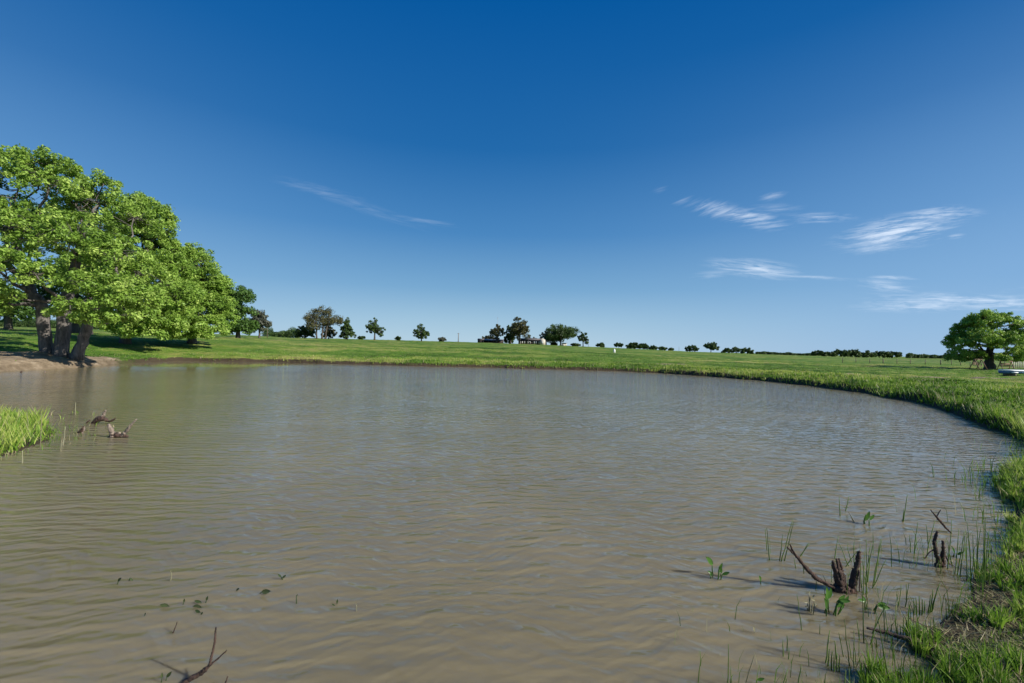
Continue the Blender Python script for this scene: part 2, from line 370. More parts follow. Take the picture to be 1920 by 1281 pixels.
def build_ground():
    az = np.concatenate([np.arange(-57, 57.01, .19), np.arange(60, 301, 3.)])
    az = R(1)*az
    rs = [.25, .8, 1.3, 1.7]; r_ = 1.9
    while r_ < 60: rs.append(r_); r_ *= 1.0072
    while r_ < 9000: rs.append(r_); r_ *= 1.035
    rs = np.array(rs); A, RR = np.meshgrid(az, rs)
    X = (np.sin(A)*RR); Y = (np.cos(A)*RR); sd = sdist(X, Y)
    Z = ground(X.ravel(), Y.ravel(), sd)
    d = dirtmask(X.ravel(), Y.ravel(), sd)
    V = np.stack([X.ravel(), Y.ravel(), Z], 1); nr, na = X.shape
    i = np.arange(nr-1)[:, None]*na; j = np.arange(na)[None, :]; j2 = (j+1) % na
    Fq = np.stack([i+j, i+j2, i+na+j2, i+na+j], -1).reshape(-1, 4)
    V = np.vstack([V, [[0, 0, Z[:na].mean()]]]); c = len(V)-1
    jj = np.arange(na); Ft = np.stack([np.full(na, c), (jj+1) % na, jj], 1)
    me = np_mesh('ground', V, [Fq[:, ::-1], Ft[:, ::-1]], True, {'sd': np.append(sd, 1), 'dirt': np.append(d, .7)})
    m, nt, N, L, B = mat('pasture')
    c = coords(N)
    n1 = noise(N, L, c, .09, 6, .6, .4); n2 = noise(N, L, c, 1.1, 6, .7); n3 = noise(N, L, c, 9, 5, .7)
    mp = N.new('ShaderNodeMapping'); mp.inputs['Scale'].default_value = (.012, .11, 1); mp.inputs['Rotation'].default_value = (0, 0, .12); L.new(c, mp.inputs[0])
    n4 = noise(N, L, mp.outputs[0], 1.4, 5, .65, .5)
    f = mathn(N, L, 'ADD', mathn(N, L, 'MULTIPLY', n1, .34), mathn(N, L, 'MULTIPLY', n4, .36))
    f = mathn(N, L, 'ADD', f, mathn(N, L, 'MULTIPLY', n2, .20)); f = mathn(N, L, 'ADD', f, mathn(N, L, 'MULTIPLY', n3, .10))
    rp = ramp(N, [(.39, (.035, .085, .010)), (.45, (.065, .135, .014)), (.50, (.10, .185, .022)), (.55, (.22, .24, .055)), (.61, (.34, .27, .12))])
    L.new(f, rp.inputs[0])
    soil = ramp(N, [(.3, (.13, .095, .06)), (.55, (.30, .23, .15)), (.75, (.50, .41, .30))]); L.new(noise(N, L, c, 2.2, 7, .7), soil.inputs[0])
    df = mathn(N, L, 'SUBTRACT', mathn(N, L, 'MULTIPLY', attr(N, 'dirt'), 1.9), mathn(N, L, 'MULTIPLY', noise(N, L, c, 1.6, 6, .7), 1.5))
    df = mathn(N, L, 'MULTIPLY', mathn(N, L, 'ADD', df, .1), 2.6, clamp=True)
    col = mixc(N, L, df, rp.outputs[0], soil.outputs[0])
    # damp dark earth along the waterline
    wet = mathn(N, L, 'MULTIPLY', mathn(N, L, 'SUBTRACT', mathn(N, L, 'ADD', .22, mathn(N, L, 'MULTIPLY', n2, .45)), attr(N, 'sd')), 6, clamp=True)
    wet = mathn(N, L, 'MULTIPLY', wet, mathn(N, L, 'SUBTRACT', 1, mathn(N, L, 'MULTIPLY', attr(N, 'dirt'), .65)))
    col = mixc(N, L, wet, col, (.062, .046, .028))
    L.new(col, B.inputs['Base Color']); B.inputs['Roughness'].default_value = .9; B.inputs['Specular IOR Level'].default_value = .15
    bp = N.new('ShaderNodeBump'); bp.inputs['Distance'].default_value = .06
    L.new(mathn(N, L, 'ADD', n3, mathn(N, L, 'MULTIPLY', n2, 1.5)), bp.inputs['Height']); L.new(bp.outputs[0], B.inputs['Normal'])
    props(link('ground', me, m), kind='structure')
build_ground()

def build_water():
    # sheet following the shoreline, pushed out a little beneath the banks
    n = len(SH); C = SH; T = np.roll(C, -1, 0)-np.roll(C, 1, 0); T /= np.linalg.norm(T, axis=1)[:, None]+1e-9
    Nn = np.stack([T[:, 1], -T[:, 0]], 1)
    area = .5*np.sum(C[:, 0]*np.roll(C[:, 1], -1)-np.roll(C[:, 0], -1)*C[:, 1])
    if area < 0: Nn = -Nn
    O = C+Nn*.45
    V = [(x, y, 0) for x, y in O]
    me = bpy.data.meshes.new('water'); me.from_pydata(V, [], [list(range(n))] if area > 0 else [list(range(n))[::-1]]); me.update()
    import bmesh
    bm = bmesh.new(); bm.from_mesh(me); bmesh.ops.triangulate(bm, faces=bm.faces[:]); bm.to_mesh(me); bm.free()
    m, nt, N, L, B = mat('muddy_water')
    c = coords(N)
    def stretched(sx, sy, rot, scale, detail, rough, dist=0):
        mp = N.new('ShaderNodeMapping'); mp.inputs['Scale'].default_value = (sx, sy, 1); mp.inputs['Rotation'].default_value = (0, 0, rot)
        L.new(c, mp.inputs[0]); return noise(N, L, mp.outputs[0], scale, detail, rough, dist)
    a = stretched(.36, 1, .10, 4.6, 2, .5, .5)
    b = stretched(.42, 1, -.28, 8.5, 2, .5, .4)
    d = stretched(.5, 1, .4, 19, 2, .5)
    big = stretched(.5, 1, 0, .9, 2, .5)
    patch = noise(N, L, c, .16, 3, .6)
    ridge = mathn(N, L, 'SUBTRACT', 1, mathn(N, L, 'ABSOLUTE', mathn(N, L, 'MULTIPLY', mathn(N, L, 'SUBTRACT', a, .5), 4.0)))
    wn = N.new('ShaderNodeTexNoise'); wn.inputs['Scale'].default_value = .8; wn.inputs['Detail'].default_value = 2; L.new(c, wn.inputs['Vector'])
    wv = N.new('ShaderNodeVectorMath'); wv.operation = 'MULTIPLY_ADD'; L.new(wn.outputs['Color'], wv.inputs[0]); wv.inputs[1].default_value = (.55, .55, 0); L.new(c, wv.inputs[2])
    h = mathn(N, L, 'MULTIPLY', big, .012)
    h = mathn(N, L, 'ADD', h, mathn(N, L, 'MULTIPLY', a, .012)); h = mathn(N, L, 'ADD', h, mathn(N, L, 'MULTIPLY', b, .007)); h = mathn(N, L, 'ADD', h, mathn(N, L, 'MULTIPLY', d, .0016))
    for lam, ang, sl_, ph in ((.31, 10, .045, 0), (.235, -8, .055, 2), (.19, 16, .06, 4), (.155, -3, .10, 1), (.13, 24, .06, 5), (.107, -18, .068, 3), (.088, 6, .06, 2.5), (.07, -30, .045, .7), (.055, 28, .04, 4.4)):
        k_ = 2*math.pi/lam; A_ = sl_/k_
        dt = N.new('ShaderNodeVectorMath'); dt.operation = 'DOT_PRODUCT'; L.new(wv.outputs[0], dt.inputs[0]); dt.inputs[1].default_value = (math.sin(R(ang))*k_, math.cos(R(ang))*k_, 0)
        sn = mathn(N, L, 'SINE', mathn(N, L, 'ADD', dt.outputs['Value'], ph))
        # sharpened crests
        sn = mathn(N, L, 'ADD', sn, mathn(N, L, 'MULTIPLY', mathn(N, L, 'MULTIPLY', sn, sn), .35))
        h = mathn(N, L, 'ADD', h, mathn(N, L, 'MULTIPLY', sn, A_))
    vd = N.new('ShaderNodeVectorMath'); vd.operation = 'DISTANCE'; L.new(c, vd.inputs[0]); vd.inputs[1].default_value = (-24, 36, 0)
    lee = mathn(N, L, 'ADD', .035, mathn(N, L, 'MULTIPLY', mathn(N, L, 'MULTIPLY', mathn(N, L, 'SUBTRACT', vd.outputs['Value'], 5.5), .10, clamp=True), .965))
    h = mathn(N, L, 'MULTIPLY', h, lee)      # sheltered by the grove: nearly calm
    h = mathn(N, L, 'MULTIPLY', h, mathn(N, L, 'ADD', .45, mathn(N, L, 'MULTIPLY', patch, 1.1)))
    bp = N.new('ShaderNodeBump'); bp.inputs['Strength'].default_value = 1; bp.inputs['Distance'].default_value = 1.0
    L.new(h, bp.inputs['Height'])
    cn = noise(N, L, c, .35, 4)
    rp = ramp(N, [(.3, (.170, .143, .082)), (.7, (.225, .187, .110))]); L.new(cn, rp.inputs[0])
    L.new(rp.outputs[0], B.inputs['Base Color']); B.inputs['Roughness'].default_value = .06; B.inputs['IOR'].default_value = 1.33
    B.inputs['Subsurface Weight'].default_value = 1; B.inputs['Subsurface Radius'].default_value = (1, .85, .5); B.inputs['Subsurface Scale'].default_value = .22
    L.new(bp.outputs[0], B.inputs['Normal'])
    props(link('water', me, m), kind='structure')
build_water()

# ------------------------------------------------------------------ grass (uncountable)
def blades(X, Y, Z, h, w, lean, segs, r_, dry):
    """one blade per point"""
    n = len(X); a = r_.uniform(0, 2*math.pi, n); b = r_.uniform(0, 2*math.pi, n)
    wx, wy = np.cos(a)*w/2, np.sin(a)*w/2
    lx, ly = np.cos(b)*lean*h, np.sin(b)*lean*h
    rnd = r_.uniform(0, 1, n)
    if segs == 1:
        V = np.stack([np.stack([X-wx, Y-wy, Z-.01], 1), np.stack([X+wx, Y+wy, Z-.01], 1), np.stack([X+lx, Y+ly, Z+h], 1)], 1).reshape(-1, 3)
        i = np.arange(n)*3; return V, [np.stack([i, i+1, i+2], 1)], np.repeat(rnd, 3), np.repeat(dry, 3)
    V = np.stack([np.stack([X-wx, Y-wy, Z-.02], 1), np.stack([X+wx, Y+wy, Z-.02], 1),
                  np.stack([X+lx*.3+wx*.8, Y+ly*.3+wy*.8, Z+h*.6], 1), np.stack([X+lx*.3-wx*.8, Y+ly*.3-wy*.8, Z+h*.6], 1),
                  np.stack([X+lx, Y+ly, Z+h*.98], 1)], 1).reshape(-1, 3)
    i = np.arange(n)*5
    return V, [np.stack([i, i+1, i+2, i+3], 1), np.stack([i+3, i+2, i+4], 1)], np.repeat(rnd, 5), np.repeat(dry, 5)
def scatter(n, r0, r1, pw, a0, a1, r_):
    t = r_.uniform(0, 1, n)
    if abs(2-pw) < 1e-3: rr = r0*(r1/r0)**t
    else: e = 2-pw; rr = (r0**e+(r1**e-r0**e)*t)**(1/e)
    a = R(1)*r_.uniform(a0, a1, n); return rr*np.sin(a), rr*np.cos(a), rr
def build_grass():
    r_ = np.random.default_rng(11)
    # far and middle pasture, short turf
    X, Y, rr = scatter(520000, 9, 95, 1.55, -56, 56, r_)
    sd = sdist(X, Y); d = dirtmask(X, Y, sd)
    k = (sd > .03+.13*sstep(.35, .1, X/Y)*sstep(12, 20, rr)*noise2(X, Y, .8, 77)) & (r_.uniform(0, 1, len(X)) > d*1.1) & (noise2(X, Y, .5, 21)*.6+noise2(X, Y, 2.5, 22)*.6+r_.uniform(0, .35, len(X)) > .52)
    X, Y, rr, sd = X[k], Y[k], rr[k], sd[k]; Z = ground(X, Y, sd)
    tuft = noise2(X, Y, .9, 31)**2.5*1.9+.15
    h = (.045+.15*tuft*sstep(14, .3, sd)+.26*noise2(X, Y, .6, 33)*np.exp(-(sd/.55)**2))*r_.uniform(.6, 1.3, len(X))*(1-.35*sstep(30, 60, rr))
    left = sstep(-12, -16, X); h *= 1-.45*left
    w = .006+.0011*rr
    V, F, q, dr = blades(X, Y, Z, h, w, .5, 1, r_, (r_.uniform(0, 1, len(X)) < .10).astype(float)*.8)
    props(link('meadow_grass', np_mesh('meadow_grass', V, F, False, {'rnd': q+np.repeat(.36*sstep(50, 14, rr), 3), 'dry': dr}), M_GRASS),
          'short green pasture grass covering the banks and the rising field behind the pond', 'grass', kind='stuff')
    # lush tall grass on the near right bank
    X, Y, rr = scatter(330000, 1.9, 17, 1.5, 20, 60, r_)
    sd = sdist(X, Y); X2 = X
    k = (sd > .0) & (sd < 6) & (noise2(X, Y, .28, 41)*.9+r_.uniform(0, .4, len(X)) > .42+.30*sstep(6, 4.5, Y))
    X, Y, rr, sd = X[k], Y[k], rr[k], sd[k]; Z = ground(X, Y, sd)
    fr = sstep(5.0, 7.0, Y)            # beyond the bay the sward is dense; nearer it is thin with litter
    tuft = noise2(X, Y, .45, 51)
    h = (.02+.10*tuft**1.5+.07*np.exp(-(sd/.22)**2))*r_.uniform(.4, 1.3, len(X))*(.45+.40*fr)
    keep = (r_.uniform(0, 1, len(X)) < .30+.70*fr)
    X, Y, Z, h, rr, sd, fr = X[keep], Y[keep], Z[keep], h[keep], rr[keep], sd[keep], fr[keep]
    w = .0045+.0007*rr
    V, F, q, dr = blades(X, Y, Z, h, w*r_.uniform(.6, 1.3, len(X)), .55, 2, r_, (r_.uniform(0, 1, len(X)) < .10+.07*(1-fr)).astype(float)*.8)
    props(link('bank_grass', np_mesh('bank_grass', V, F, False, {'rnd': q+.32, 'dry': dr}), M_GRASS),
          'lush tall green grass on the near bank at the right edge of the pond', 'grass', kind='stuff')
    # tussocks: blades fanning out of a common foot
    def tussocks(name, label, X, Y, hh, nb, wid, bright):
        sd = sdist(X, Y); k = (sd > .0) & (sd < 9); X, Y, sd, hh = X[k], Y[k], sd[k], hh[k]; Z = ground(X, Y, sd); n = len(X)
        X, Y, Z, hh = (np.repeat(q_, nb) for q_ in (X, Y, Z, hh)); N_ = n*nb; a = r_.uniform(0, 2*math.pi, N_); ln = r_.uniform(.05, .75, N_)
        h = hh*r_.uniform(.45, 1.15, N_)*(1-.3*ln); fx, fy = np.cos(a), np.sin(a); X = X+fx*hh*.12; Y = Y+fy*hh*.12
        w = (wid[0]+wid[1]*np.hypot(X, Y))*r_.uniform(.6, 1.3, N_); b = r_.uniform(0, 2*math.pi, N_); wx, wy = np.cos(b)*w/2, np.sin(b)*w/2
        def pt(t, sgn, k_):
            return np.stack([X+fx*ln*h*t**1.8+sgn*wx*k_, Y+fy*ln*h*t**1.8+sgn*wy*k_, Z-.01+h*t*(1-.18*t*ln)], 1)
        V = np.stack([pt(0., -1, 1), pt(0., 1, 1), pt(.55, 1, .85), pt(.55, -1, .85), pt(1., 0, 0)], 1).reshape(-1, 3); i = np.arange(N_)*5
        rn = np.repeat(np.repeat(r_.uniform(0, .7, n), nb)+r_.uniform(0, .5, N_)+bright, 5)
        dry = np.repeat((r_.uniform(0, 1, N_) < .07)*.85, 5)
        props(link(name, np_mesh(name, V, [np.stack([i, i+1, i+2, i+3], 1), np.stack([i+3, i+2, i+4], 1)], False, {'rnd': rn, 'dry': dry}), M_GRASS), label, 'grass', kind='stuff')
    X, Y, rr = scatter(9000, 2.1, 9, 1.3, 24, 60, r_); k = noise2(X, Y, .45, 91)+r_.uniform(0, .35, len(X)) > .62; X, Y = X[k], Y[k]
    tussocks('near_tussocks', 'bright yellow-green tussocks dotted over the near right bank', X, Y, r_.uniform(.05, .17, len(X)), 26, (.0045, .0006), .5)
    X, Y, rr = scatter(26000, 8, 42, 1.3, -5, 58, r_); k = noise2(X, Y, 1.0, 92)+r_.uniform(0, .4, len(X)) > .62; X, Y = X[k], Y[k]
    tussocks('bank_tussocks', 'coarse green tussocks along the curved bank on the right side of the pond', X, Y, r_.uniform(.05, .19, len(X)), 12, (.006, .0011), .36)
    # dead litter lying on the near bank
    X, Y, rr = scatter(26000, 1.9, 6.5, 1.2, 22, 62, r_); sd = sdist(X, Y); k = (sd > .02) & (sd < 3); X, Y, sd = X[k], Y[k], sd[k]
    Z = ground(X, Y, sd)+.01; n = len(X)
    V, F, q, dr = blades(X, Y, Z, r_.uniform(.008, .035, n), r_.uniform(.004, .011, n), 3.2, 1, r_, r_.uniform(.3, 1.0, n))
    props(link('dry_litter', np_mesh('dry_litter', V, F, False, {'rnd': q, 'dry': dr}), M_GRASS),
          'dead straw and leaf litter between the grass on the near right bank', 'dead grass', kind='stuff')
    # spit of land on the left
    X = r_.uniform(-22, -7, 200000); Y = r_.uniform(5, 14.5, 200000); rr = np.hypot(X, Y); sd = sdist(X, Y)
    k = (sd > -.06) & (X/Y > -1.5); X, Y, rr, sd = X[k], Y[k], rr[k], sd[k]; Z = np.maximum(ground(X, Y, sd), 0)
    tuft = noise2(X, Y, .5, 61); k = tuft+r_.uniform(0, .5, len(X)) > .45+.30*sstep(1.0, .1, sd); X, Y, rr, sd, Z, tuft = (q_[k] for q_ in (X, Y, rr, sd, Z, tuft))
    h = (.04+.11*tuft*sstep(.1, 1.8, sd))*r_.uniform(.35, 1.35, len(X))*(.45+.55*sstep(-9.2, -11.5, X))
    V, F, q, dr = blades(X, Y, Z, h, .011*r_.uniform(.6, 1.4, len(X)), .5, 2, r_, (r_.uniform(0, 1, len(X)) < .16).astype(float)*.8)
    props(link('spit_grass', np_mesh('spit_grass', V, F, False, {'rnd': np.clip(q+.1, 0, 1.2), 'dry': dr}), M_GRASS),
          'bright yellow-green grass on the small spit at the left edge of the water', 'grass', kind='stuff')
    X = r_.uniform(-12, -7.2, 9000); Y = r_.uniform(6.5, 11.5, 9000); sd = sdist(X, Y)
    k = (sd < .05) & (sd > -.9) & (r_.uniform(0, 1, len(X)) < .35*np.exp(sd/.35)*(noise2(X, Y, .3, 81) > .45)); X, Y = X[k], Y[k]; n = len(X)
    V, F, q, dr = blades(X, Y, np.full(n, -.02), r_.uniform(.03, .15, n), r_.uniform(.006, .014, n), .5, 2, r_, (r_.uniform(0, 1, n) < .3)*.8)
    props(link('fringe_weeds', np_mesh('fringe_weeds', V, F, False, {'rnd': q, 'dry': dr}), M_GRASS),
          'sparse weeds in the shallows between the left spit and the driftwood', 'weeds', kind='stuff')
    # thin rushes standing in the shallows along the right bank
    X, Y, rr = scatter(60000, 2.2, 15, 1.3, 20, 58, r_); sd = sdist(X, Y)
    p = np.exp(-np.maximum(-sd, 0)/.22)*(noise2(X, Y, .35, 71) > .42)
    k = (sd < .06) & (r_.uniform(0, 1, len(X)) < p*.30)
    X, Y, rr, sd = X[k], Y[k], rr[k], sd[k]; n = len(X)
    h = r_.uniform(.10, .36, n)*(.5+.5*sstep(3, 4.5, rr))
    V, F, q, dr = blades(X, Y, np.full(n, -.03), h, (.0030+.0004*rr)*r_.uniform(.7, 1.3, n), .28, 2, r_, (r_.uniform(0, 1, n) < .1).astype(float)*.7)
    props(link('marsh_rushes', np_mesh('marsh_rushes', V, F, False, {'rnd': q*.7, 'dry': dr}), M_GRASS),
          'thin green rushes standing in the shallow water along the right bank', 'rushes', kind='stuff')
build_grass()

# ------------------------------------------------------------------ trees
def leaves_mesh(name, C, rad, n, size, r_, flat=.62):
    """C (k,3) clump centres, rad (k), n leaves per clump"""
    k = len(C); N_ = k*n
    d = r_.normal(0, 1, (N_, 3)); d /= np.linalg.norm(d, axis=1)[:, None]
    rr = np.repeat(rad, n)*r_.uniform(.25, 1, N_)**.6
    P = np.repeat(C, n, 0)+d*rr[:, None]*np.array([1, 1, flat])
    nrm = d*.7+r_.normal(0, .75, (N_, 3))+np.array([0, 0, .55]); nrm /= np.linalg.norm(nrm, axis=1)[:, None]
    a = r_.normal(0, 1, (N_, 3)); a -= (a*nrm).sum(1)[:, None]*nrm; a /= np.linalg.norm(a, axis=1)[:, None]; b = np.cross(nrm, a)
    s = size*r_.uniform(.6, 1.3, N_)[:, None]
    V = np.stack([P-a*s, P-b*s*.5+nrm*s*.12, P+a*s, P+b*s*.5+nrm*s*.12], 1).reshape(-1, 3)
    i = np.arange(N_)*4
    rnd = np.repeat(np.repeat(r_.uniform(0, 1, k), n)*.5+r_.uniform(0, .5, N_), 4)
    return np_mesh(name, V, np.stack([i, i+1, i+2, i+3], 1), False, {'rnd': rnd})
def tree(name, label, base, trunks, lobes, nclump, nleaf, lsize, crad, seed, mleaf, mbark, group=None, cat='tree', twig=.02, limb=.14, flat=.62, low=None, flip=True):
    """trunks: list of ([points rel. to base], [radii]); lobes: (x,y,z,rx,ry,rz) rel. to base"""
    r_ = np.random.default_rng(seed)
    root = empty(name, base, label, cat, group)
    lobes = np.array(lobes, float); wts = (lobes[:, 3]*lobes[:, 5]); wts = wts/wts.sum()
    cnt = np.maximum(2, np.round(wts*nclump)).astype(int)
    tm = []
    for P, rad in trunks:
        mb = MB(); P = np.array(P, float)
        t = np.linspace(0, 1, len(P)); tt = np.linspace(0, 1, max(6, 3*len(P)))
        PP = np.stack([np.interp(tt, t, P[:, k]) for k in range(3)], 1); RR_ = np.interp(tt, t, rad)
        PP[1:-1] += r_.normal(0, .12, (len(PP)-2, 3))*RR_[1:-1, None]
        RR_[0] *= 1.35
        if len(RR_) > 3: RR_[1] *= 1.08
        mb.tube(PP, RR_, 12, .10, seed=seed); tm.append((mb, PP, RR_))
    C = []; Rd = []
    for li, L_ in enumerate(lobes):
        c = L_[:3]; s = L_[3:]
        ti = int(np.argmin([np.linalg.norm(PP[-1][:2]-c[:2]) for _, PP, _ in tm])); mb, PP, RR_ = tm[ti]
        cand = PP[len(PP)//2:]; j = int(np.argmin(np.linalg.norm(cand-c+np.array([0, 0, .6*s[2]]), axis=1))); st = cand[j]; sr = RR_[len(PP)//2+j]
        end = c+np.array([0, 0, .25*s[2]])
        lp = wob(st, end, 9, .35, r_); lr = np.linspace(min(sr*.75, limb), twig*1.6, 9)
        mb.tube(lp, lr, 6, .08, seed=li)
        n = cnt[li]; d = r_.normal(0, 1, (n, 3)); d /= np.linalg.norm(d, axis=1)[:, None]
        if flip: d[:, 2] = np.where(d[:, 2] < -.35, -d[:, 2]*.6, d[:, 2])
        q = r_.uniform(.35, 1, n)[:, None]**.5
        cp = c+d*q*s
        if low is not None: cp[:, 2] = np.maximum(cp[:, 2], low+r_.uniform(0, .5, n))
        for p in cp:
            j = int(np.argmin(np.linalg.norm(lp[2:]-p, axis=1)))+2
            mb.tube(wob(lp[j], p, 5, .4, r_), np.linspace(min(lr[j]*.6, twig*1.5), twig*.35, 5), 4)
        C.append(cp); Rd.append(crad*r_.uniform(.65, 1.25, n))
    for mb, _, _ in tm:
        link('trunk', mb.mesh('trunk', True), mbark, root)
    link('crown', leaves_mesh('crown', np.concatenate(C), np.concatenate(Rd), nleaf, lsize, r_, flat), mleaf, root)
    return root
def pixlobes(base, bx, depth, L_):
    """lobes given as (px,py,r_px[,depth offset]) turned into metres relative to the base"""
    out = []
    for q in L_:
        px, py, r_ = q[:3]; dd = q[3] if len(q) > 3 else 0
        p = dirpt(px, py, depth+dd); s = r_*(depth+dd)/F0
        out.append((*(p-base), s, s*1.05, s*.9))
    return out
G_L = 'trees of the grove left of the pond'
# A: the big oak with three stems on the left bank
bA = onground(112, 28.5); k = 28.5/F0
tree('oak_tree', 'huge spreading oak with three thick stems leaning apart on the sandy left bank', bA,
     [([(-.75, 0, -.2), (-.95, 0, 1.3), (-1.15, 0, 3.0), (-2.0, -.1, 4.4), (-3.2, -.2, 5.6)], [.33, .33, .31, .25, .16]),
      ([(.05, .1, -.2), (.10, .1, 1.6), (.12, .2, 3.4), (.5, .2, 5.4), (1.0, .3, 7.5)], [.36, .36, .33, .26, .15]),
      ([(1.0, .1, -.2), (1.35, .1, 1.0), (1.75, 0, 2.0), (2.4, -.2, 3.2), (4.0, -.3, 4.6)], [.30, .29, .25, .20, .12])],
     pixlobes(bA, 112, 28.5, [(-70, 420, 110), (30, 345, 68, .5), (110, 360, 62, 0), (185, 395, 62, 1), (55, 440, 80, -1), (140, 470, 78, -1.5), (215, 480, 62, -1), (-20, 500, 75, -2.5),
                              (60, 520, 50, -3), (190, 560, 62, -2.5), (128, 590, 30, -3.2), (-110, 540, 90, -1), (250, 555, 50, -2), (-130, 340, 90, 2), (20, 440, 80, 3), (150, 430, 70, 3.5), (0, 300, 26, 1), (225, 600, 34, -2.5), (165, 608, 26, -3), (15, 560, 34, -3), (-30, 575, 40, -2), (235, 560, 45, -2), (270, 520, 45, 0), (250, 420, 50, 1), (195, 350, 30, 1), (200, 612, 20, -3), (90, 320, 50, 0), (60, 300, 24)]),
     1200, 96, .092, .37, 1, M_LEAF, M_BARK, G_L, low=2.0, flat=.8)
bB = onground(235, 45)
tree('oak_tree', 'tall rounded oak with one dark stout trunk just right of the three-stemmed oak', bB,
     [([(0, 0, -.3), (.05, 0, 1.5), (.3, 0, 4), (1.2, 0, 7.5), (2.0, 0, 10)], [.46, .42, .38, .30, .15])],
     pixlobes(bB, 235, 45, [(285, 412, 45), (262, 450, 55), (298, 470, 38, 2), (255, 520, 65, -2), (300, 545, 52, -2), (230, 585, 48, -3), (290, 598, 38, -4), (190, 510, 60, 1), (322, 590, 35, -3), (255, 612, 26, -4), (225, 612, 24, -4), (280, 618, 24, -4), (305, 610, 24, -4), (312, 440, 24), (318, 500, 36), (335, 565, 40, -3), (210, 618, 20, -4), (325, 615, 24, -4), (270, 385, 25), (240, 626, 16, -5), (295, 628, 16, -5)]),
     800, 80, .125, .53, 2, M_LEAF, M_BARK_F, G_L, low=.7, flat=.8)
bC = onground(360, 50)
tree('oak_tree', 'lower wide oak with foliage sweeping to the ground at the right end of the grove', bC,
     [([(0, 0, -.3), (0, 0, 1.2), (-.3, 0, 3), (0, 0, 6), (.4, 0, 8)], [.42, .38, .34, .26, .13])],
     pixlobes(bC, 360, 50, [(362, 492, 36), (335, 515, 42), (385, 530, 40), (350, 565, 50, -2), (395, 580, 36, -1), (322, 590, 44, -3), (300, 612, 28, -3), (365, 605, 32, -3), (402, 612, 24, -2), (348, 622, 22, -3), (412, 575, 26), (400, 550, 26), (310, 625, 18, -3), (340, 478, 24), (412, 540, 24), (425, 600, 20), (375, 620, 20, -4), (330, 620, 20, -4), (318, 630, 14, -4), (345, 632, 13, -4), (385, 630, 14, -4), (410, 622, 14, -3)]),
     800, 76, .125, .55, 3, M_LEAF, M_BARK_F, G_L, low=.05)
bD = onground(446, 92)
tree('oak_tree', 'dark green tree standing behind the right end of the grove', bD,
     [([(0, 0, -.3), (0, 0, 3), (.2, 0, 7)], [.4, .3, .12])],
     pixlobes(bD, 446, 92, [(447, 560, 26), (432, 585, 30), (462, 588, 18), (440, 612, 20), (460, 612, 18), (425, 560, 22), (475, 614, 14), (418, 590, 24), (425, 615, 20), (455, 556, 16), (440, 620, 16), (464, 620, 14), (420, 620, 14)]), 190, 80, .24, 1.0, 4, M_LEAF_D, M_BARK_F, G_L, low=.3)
bE = onground(486, 120)
tree('oak_tree', 'small greyish tree at the far right tip of the grove beside a pole', bE,
     [([(0, 0, -.3), (0, 0, 2.4), (.2, 0, 5)], [.25, .2, .1])],
     pixlobes(bE, 486, 120, [(487, 595, 13), (480, 606, 13), (493, 608, 11), (484, 617, 11)]), 60, 60, .28, 1.0, 5, M_LEAF_G, M_BARK_F, G_L)
bF = onground(137, 62)
tree('oak_tree', 'shaded oak with a dark trunk seen between the stems of the three-stemmed oak', bF,
     [([(0, 0, -.3), (0, 0, 3), (.3, 0, 7)], [.55, .45, .2])],
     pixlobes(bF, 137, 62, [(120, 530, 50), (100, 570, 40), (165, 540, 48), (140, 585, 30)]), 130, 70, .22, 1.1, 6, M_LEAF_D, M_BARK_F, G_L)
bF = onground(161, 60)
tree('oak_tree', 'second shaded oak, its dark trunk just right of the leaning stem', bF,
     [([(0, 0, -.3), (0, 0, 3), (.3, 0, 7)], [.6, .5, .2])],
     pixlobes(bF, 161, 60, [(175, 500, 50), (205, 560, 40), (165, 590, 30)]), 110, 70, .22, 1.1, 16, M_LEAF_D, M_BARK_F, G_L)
bG = onground(15, 72)
tree('oak_tree', 'dark leafy tree behind the big oak at the left edge of the photo', bG,
     [([(0, 0, -.3), (0, 0, 3), (.3, 0, 6)], [.5, .4, .2])],
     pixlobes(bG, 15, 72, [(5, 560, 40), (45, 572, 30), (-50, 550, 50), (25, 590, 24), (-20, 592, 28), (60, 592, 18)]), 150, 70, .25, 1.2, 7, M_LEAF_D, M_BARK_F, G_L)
# right tree
bR = onground(1855, 60)
tree('oak_tree', 'broad round oak standing alone at the right edge beyond the bank', bR,
     [([(0, 0, -.3), (0, 0, 1.0), (0, 0, 2.2), (.2, 0, 4.5), (.3, 0, 6)], [.62, .48, .36, .24, .12])],
     pixlobes(bR, 1855, 60, [(1815, 622, 26), (1845, 605, 26, -1), (1880, 608, 26), (1800, 645, 24), (1835, 645, 30, -2), (1878, 645, 32, -2), (1912, 632, 26), (1795, 664, 17), (1828, 668, 17), (1905, 668, 22, -2), (1930, 655, 22), (1880, 675, 12, -3), (1926, 610, 18), (1860, 595, 14), (1828, 610, 16), (1790, 678, 12), (1812, 680, 13), (1905, 682, 14, -2), (1798, 640, 18)]),
     640, 70, .13, .46, 8, M_LEAF, M_BARK_F, flat=.7, low=1.2)

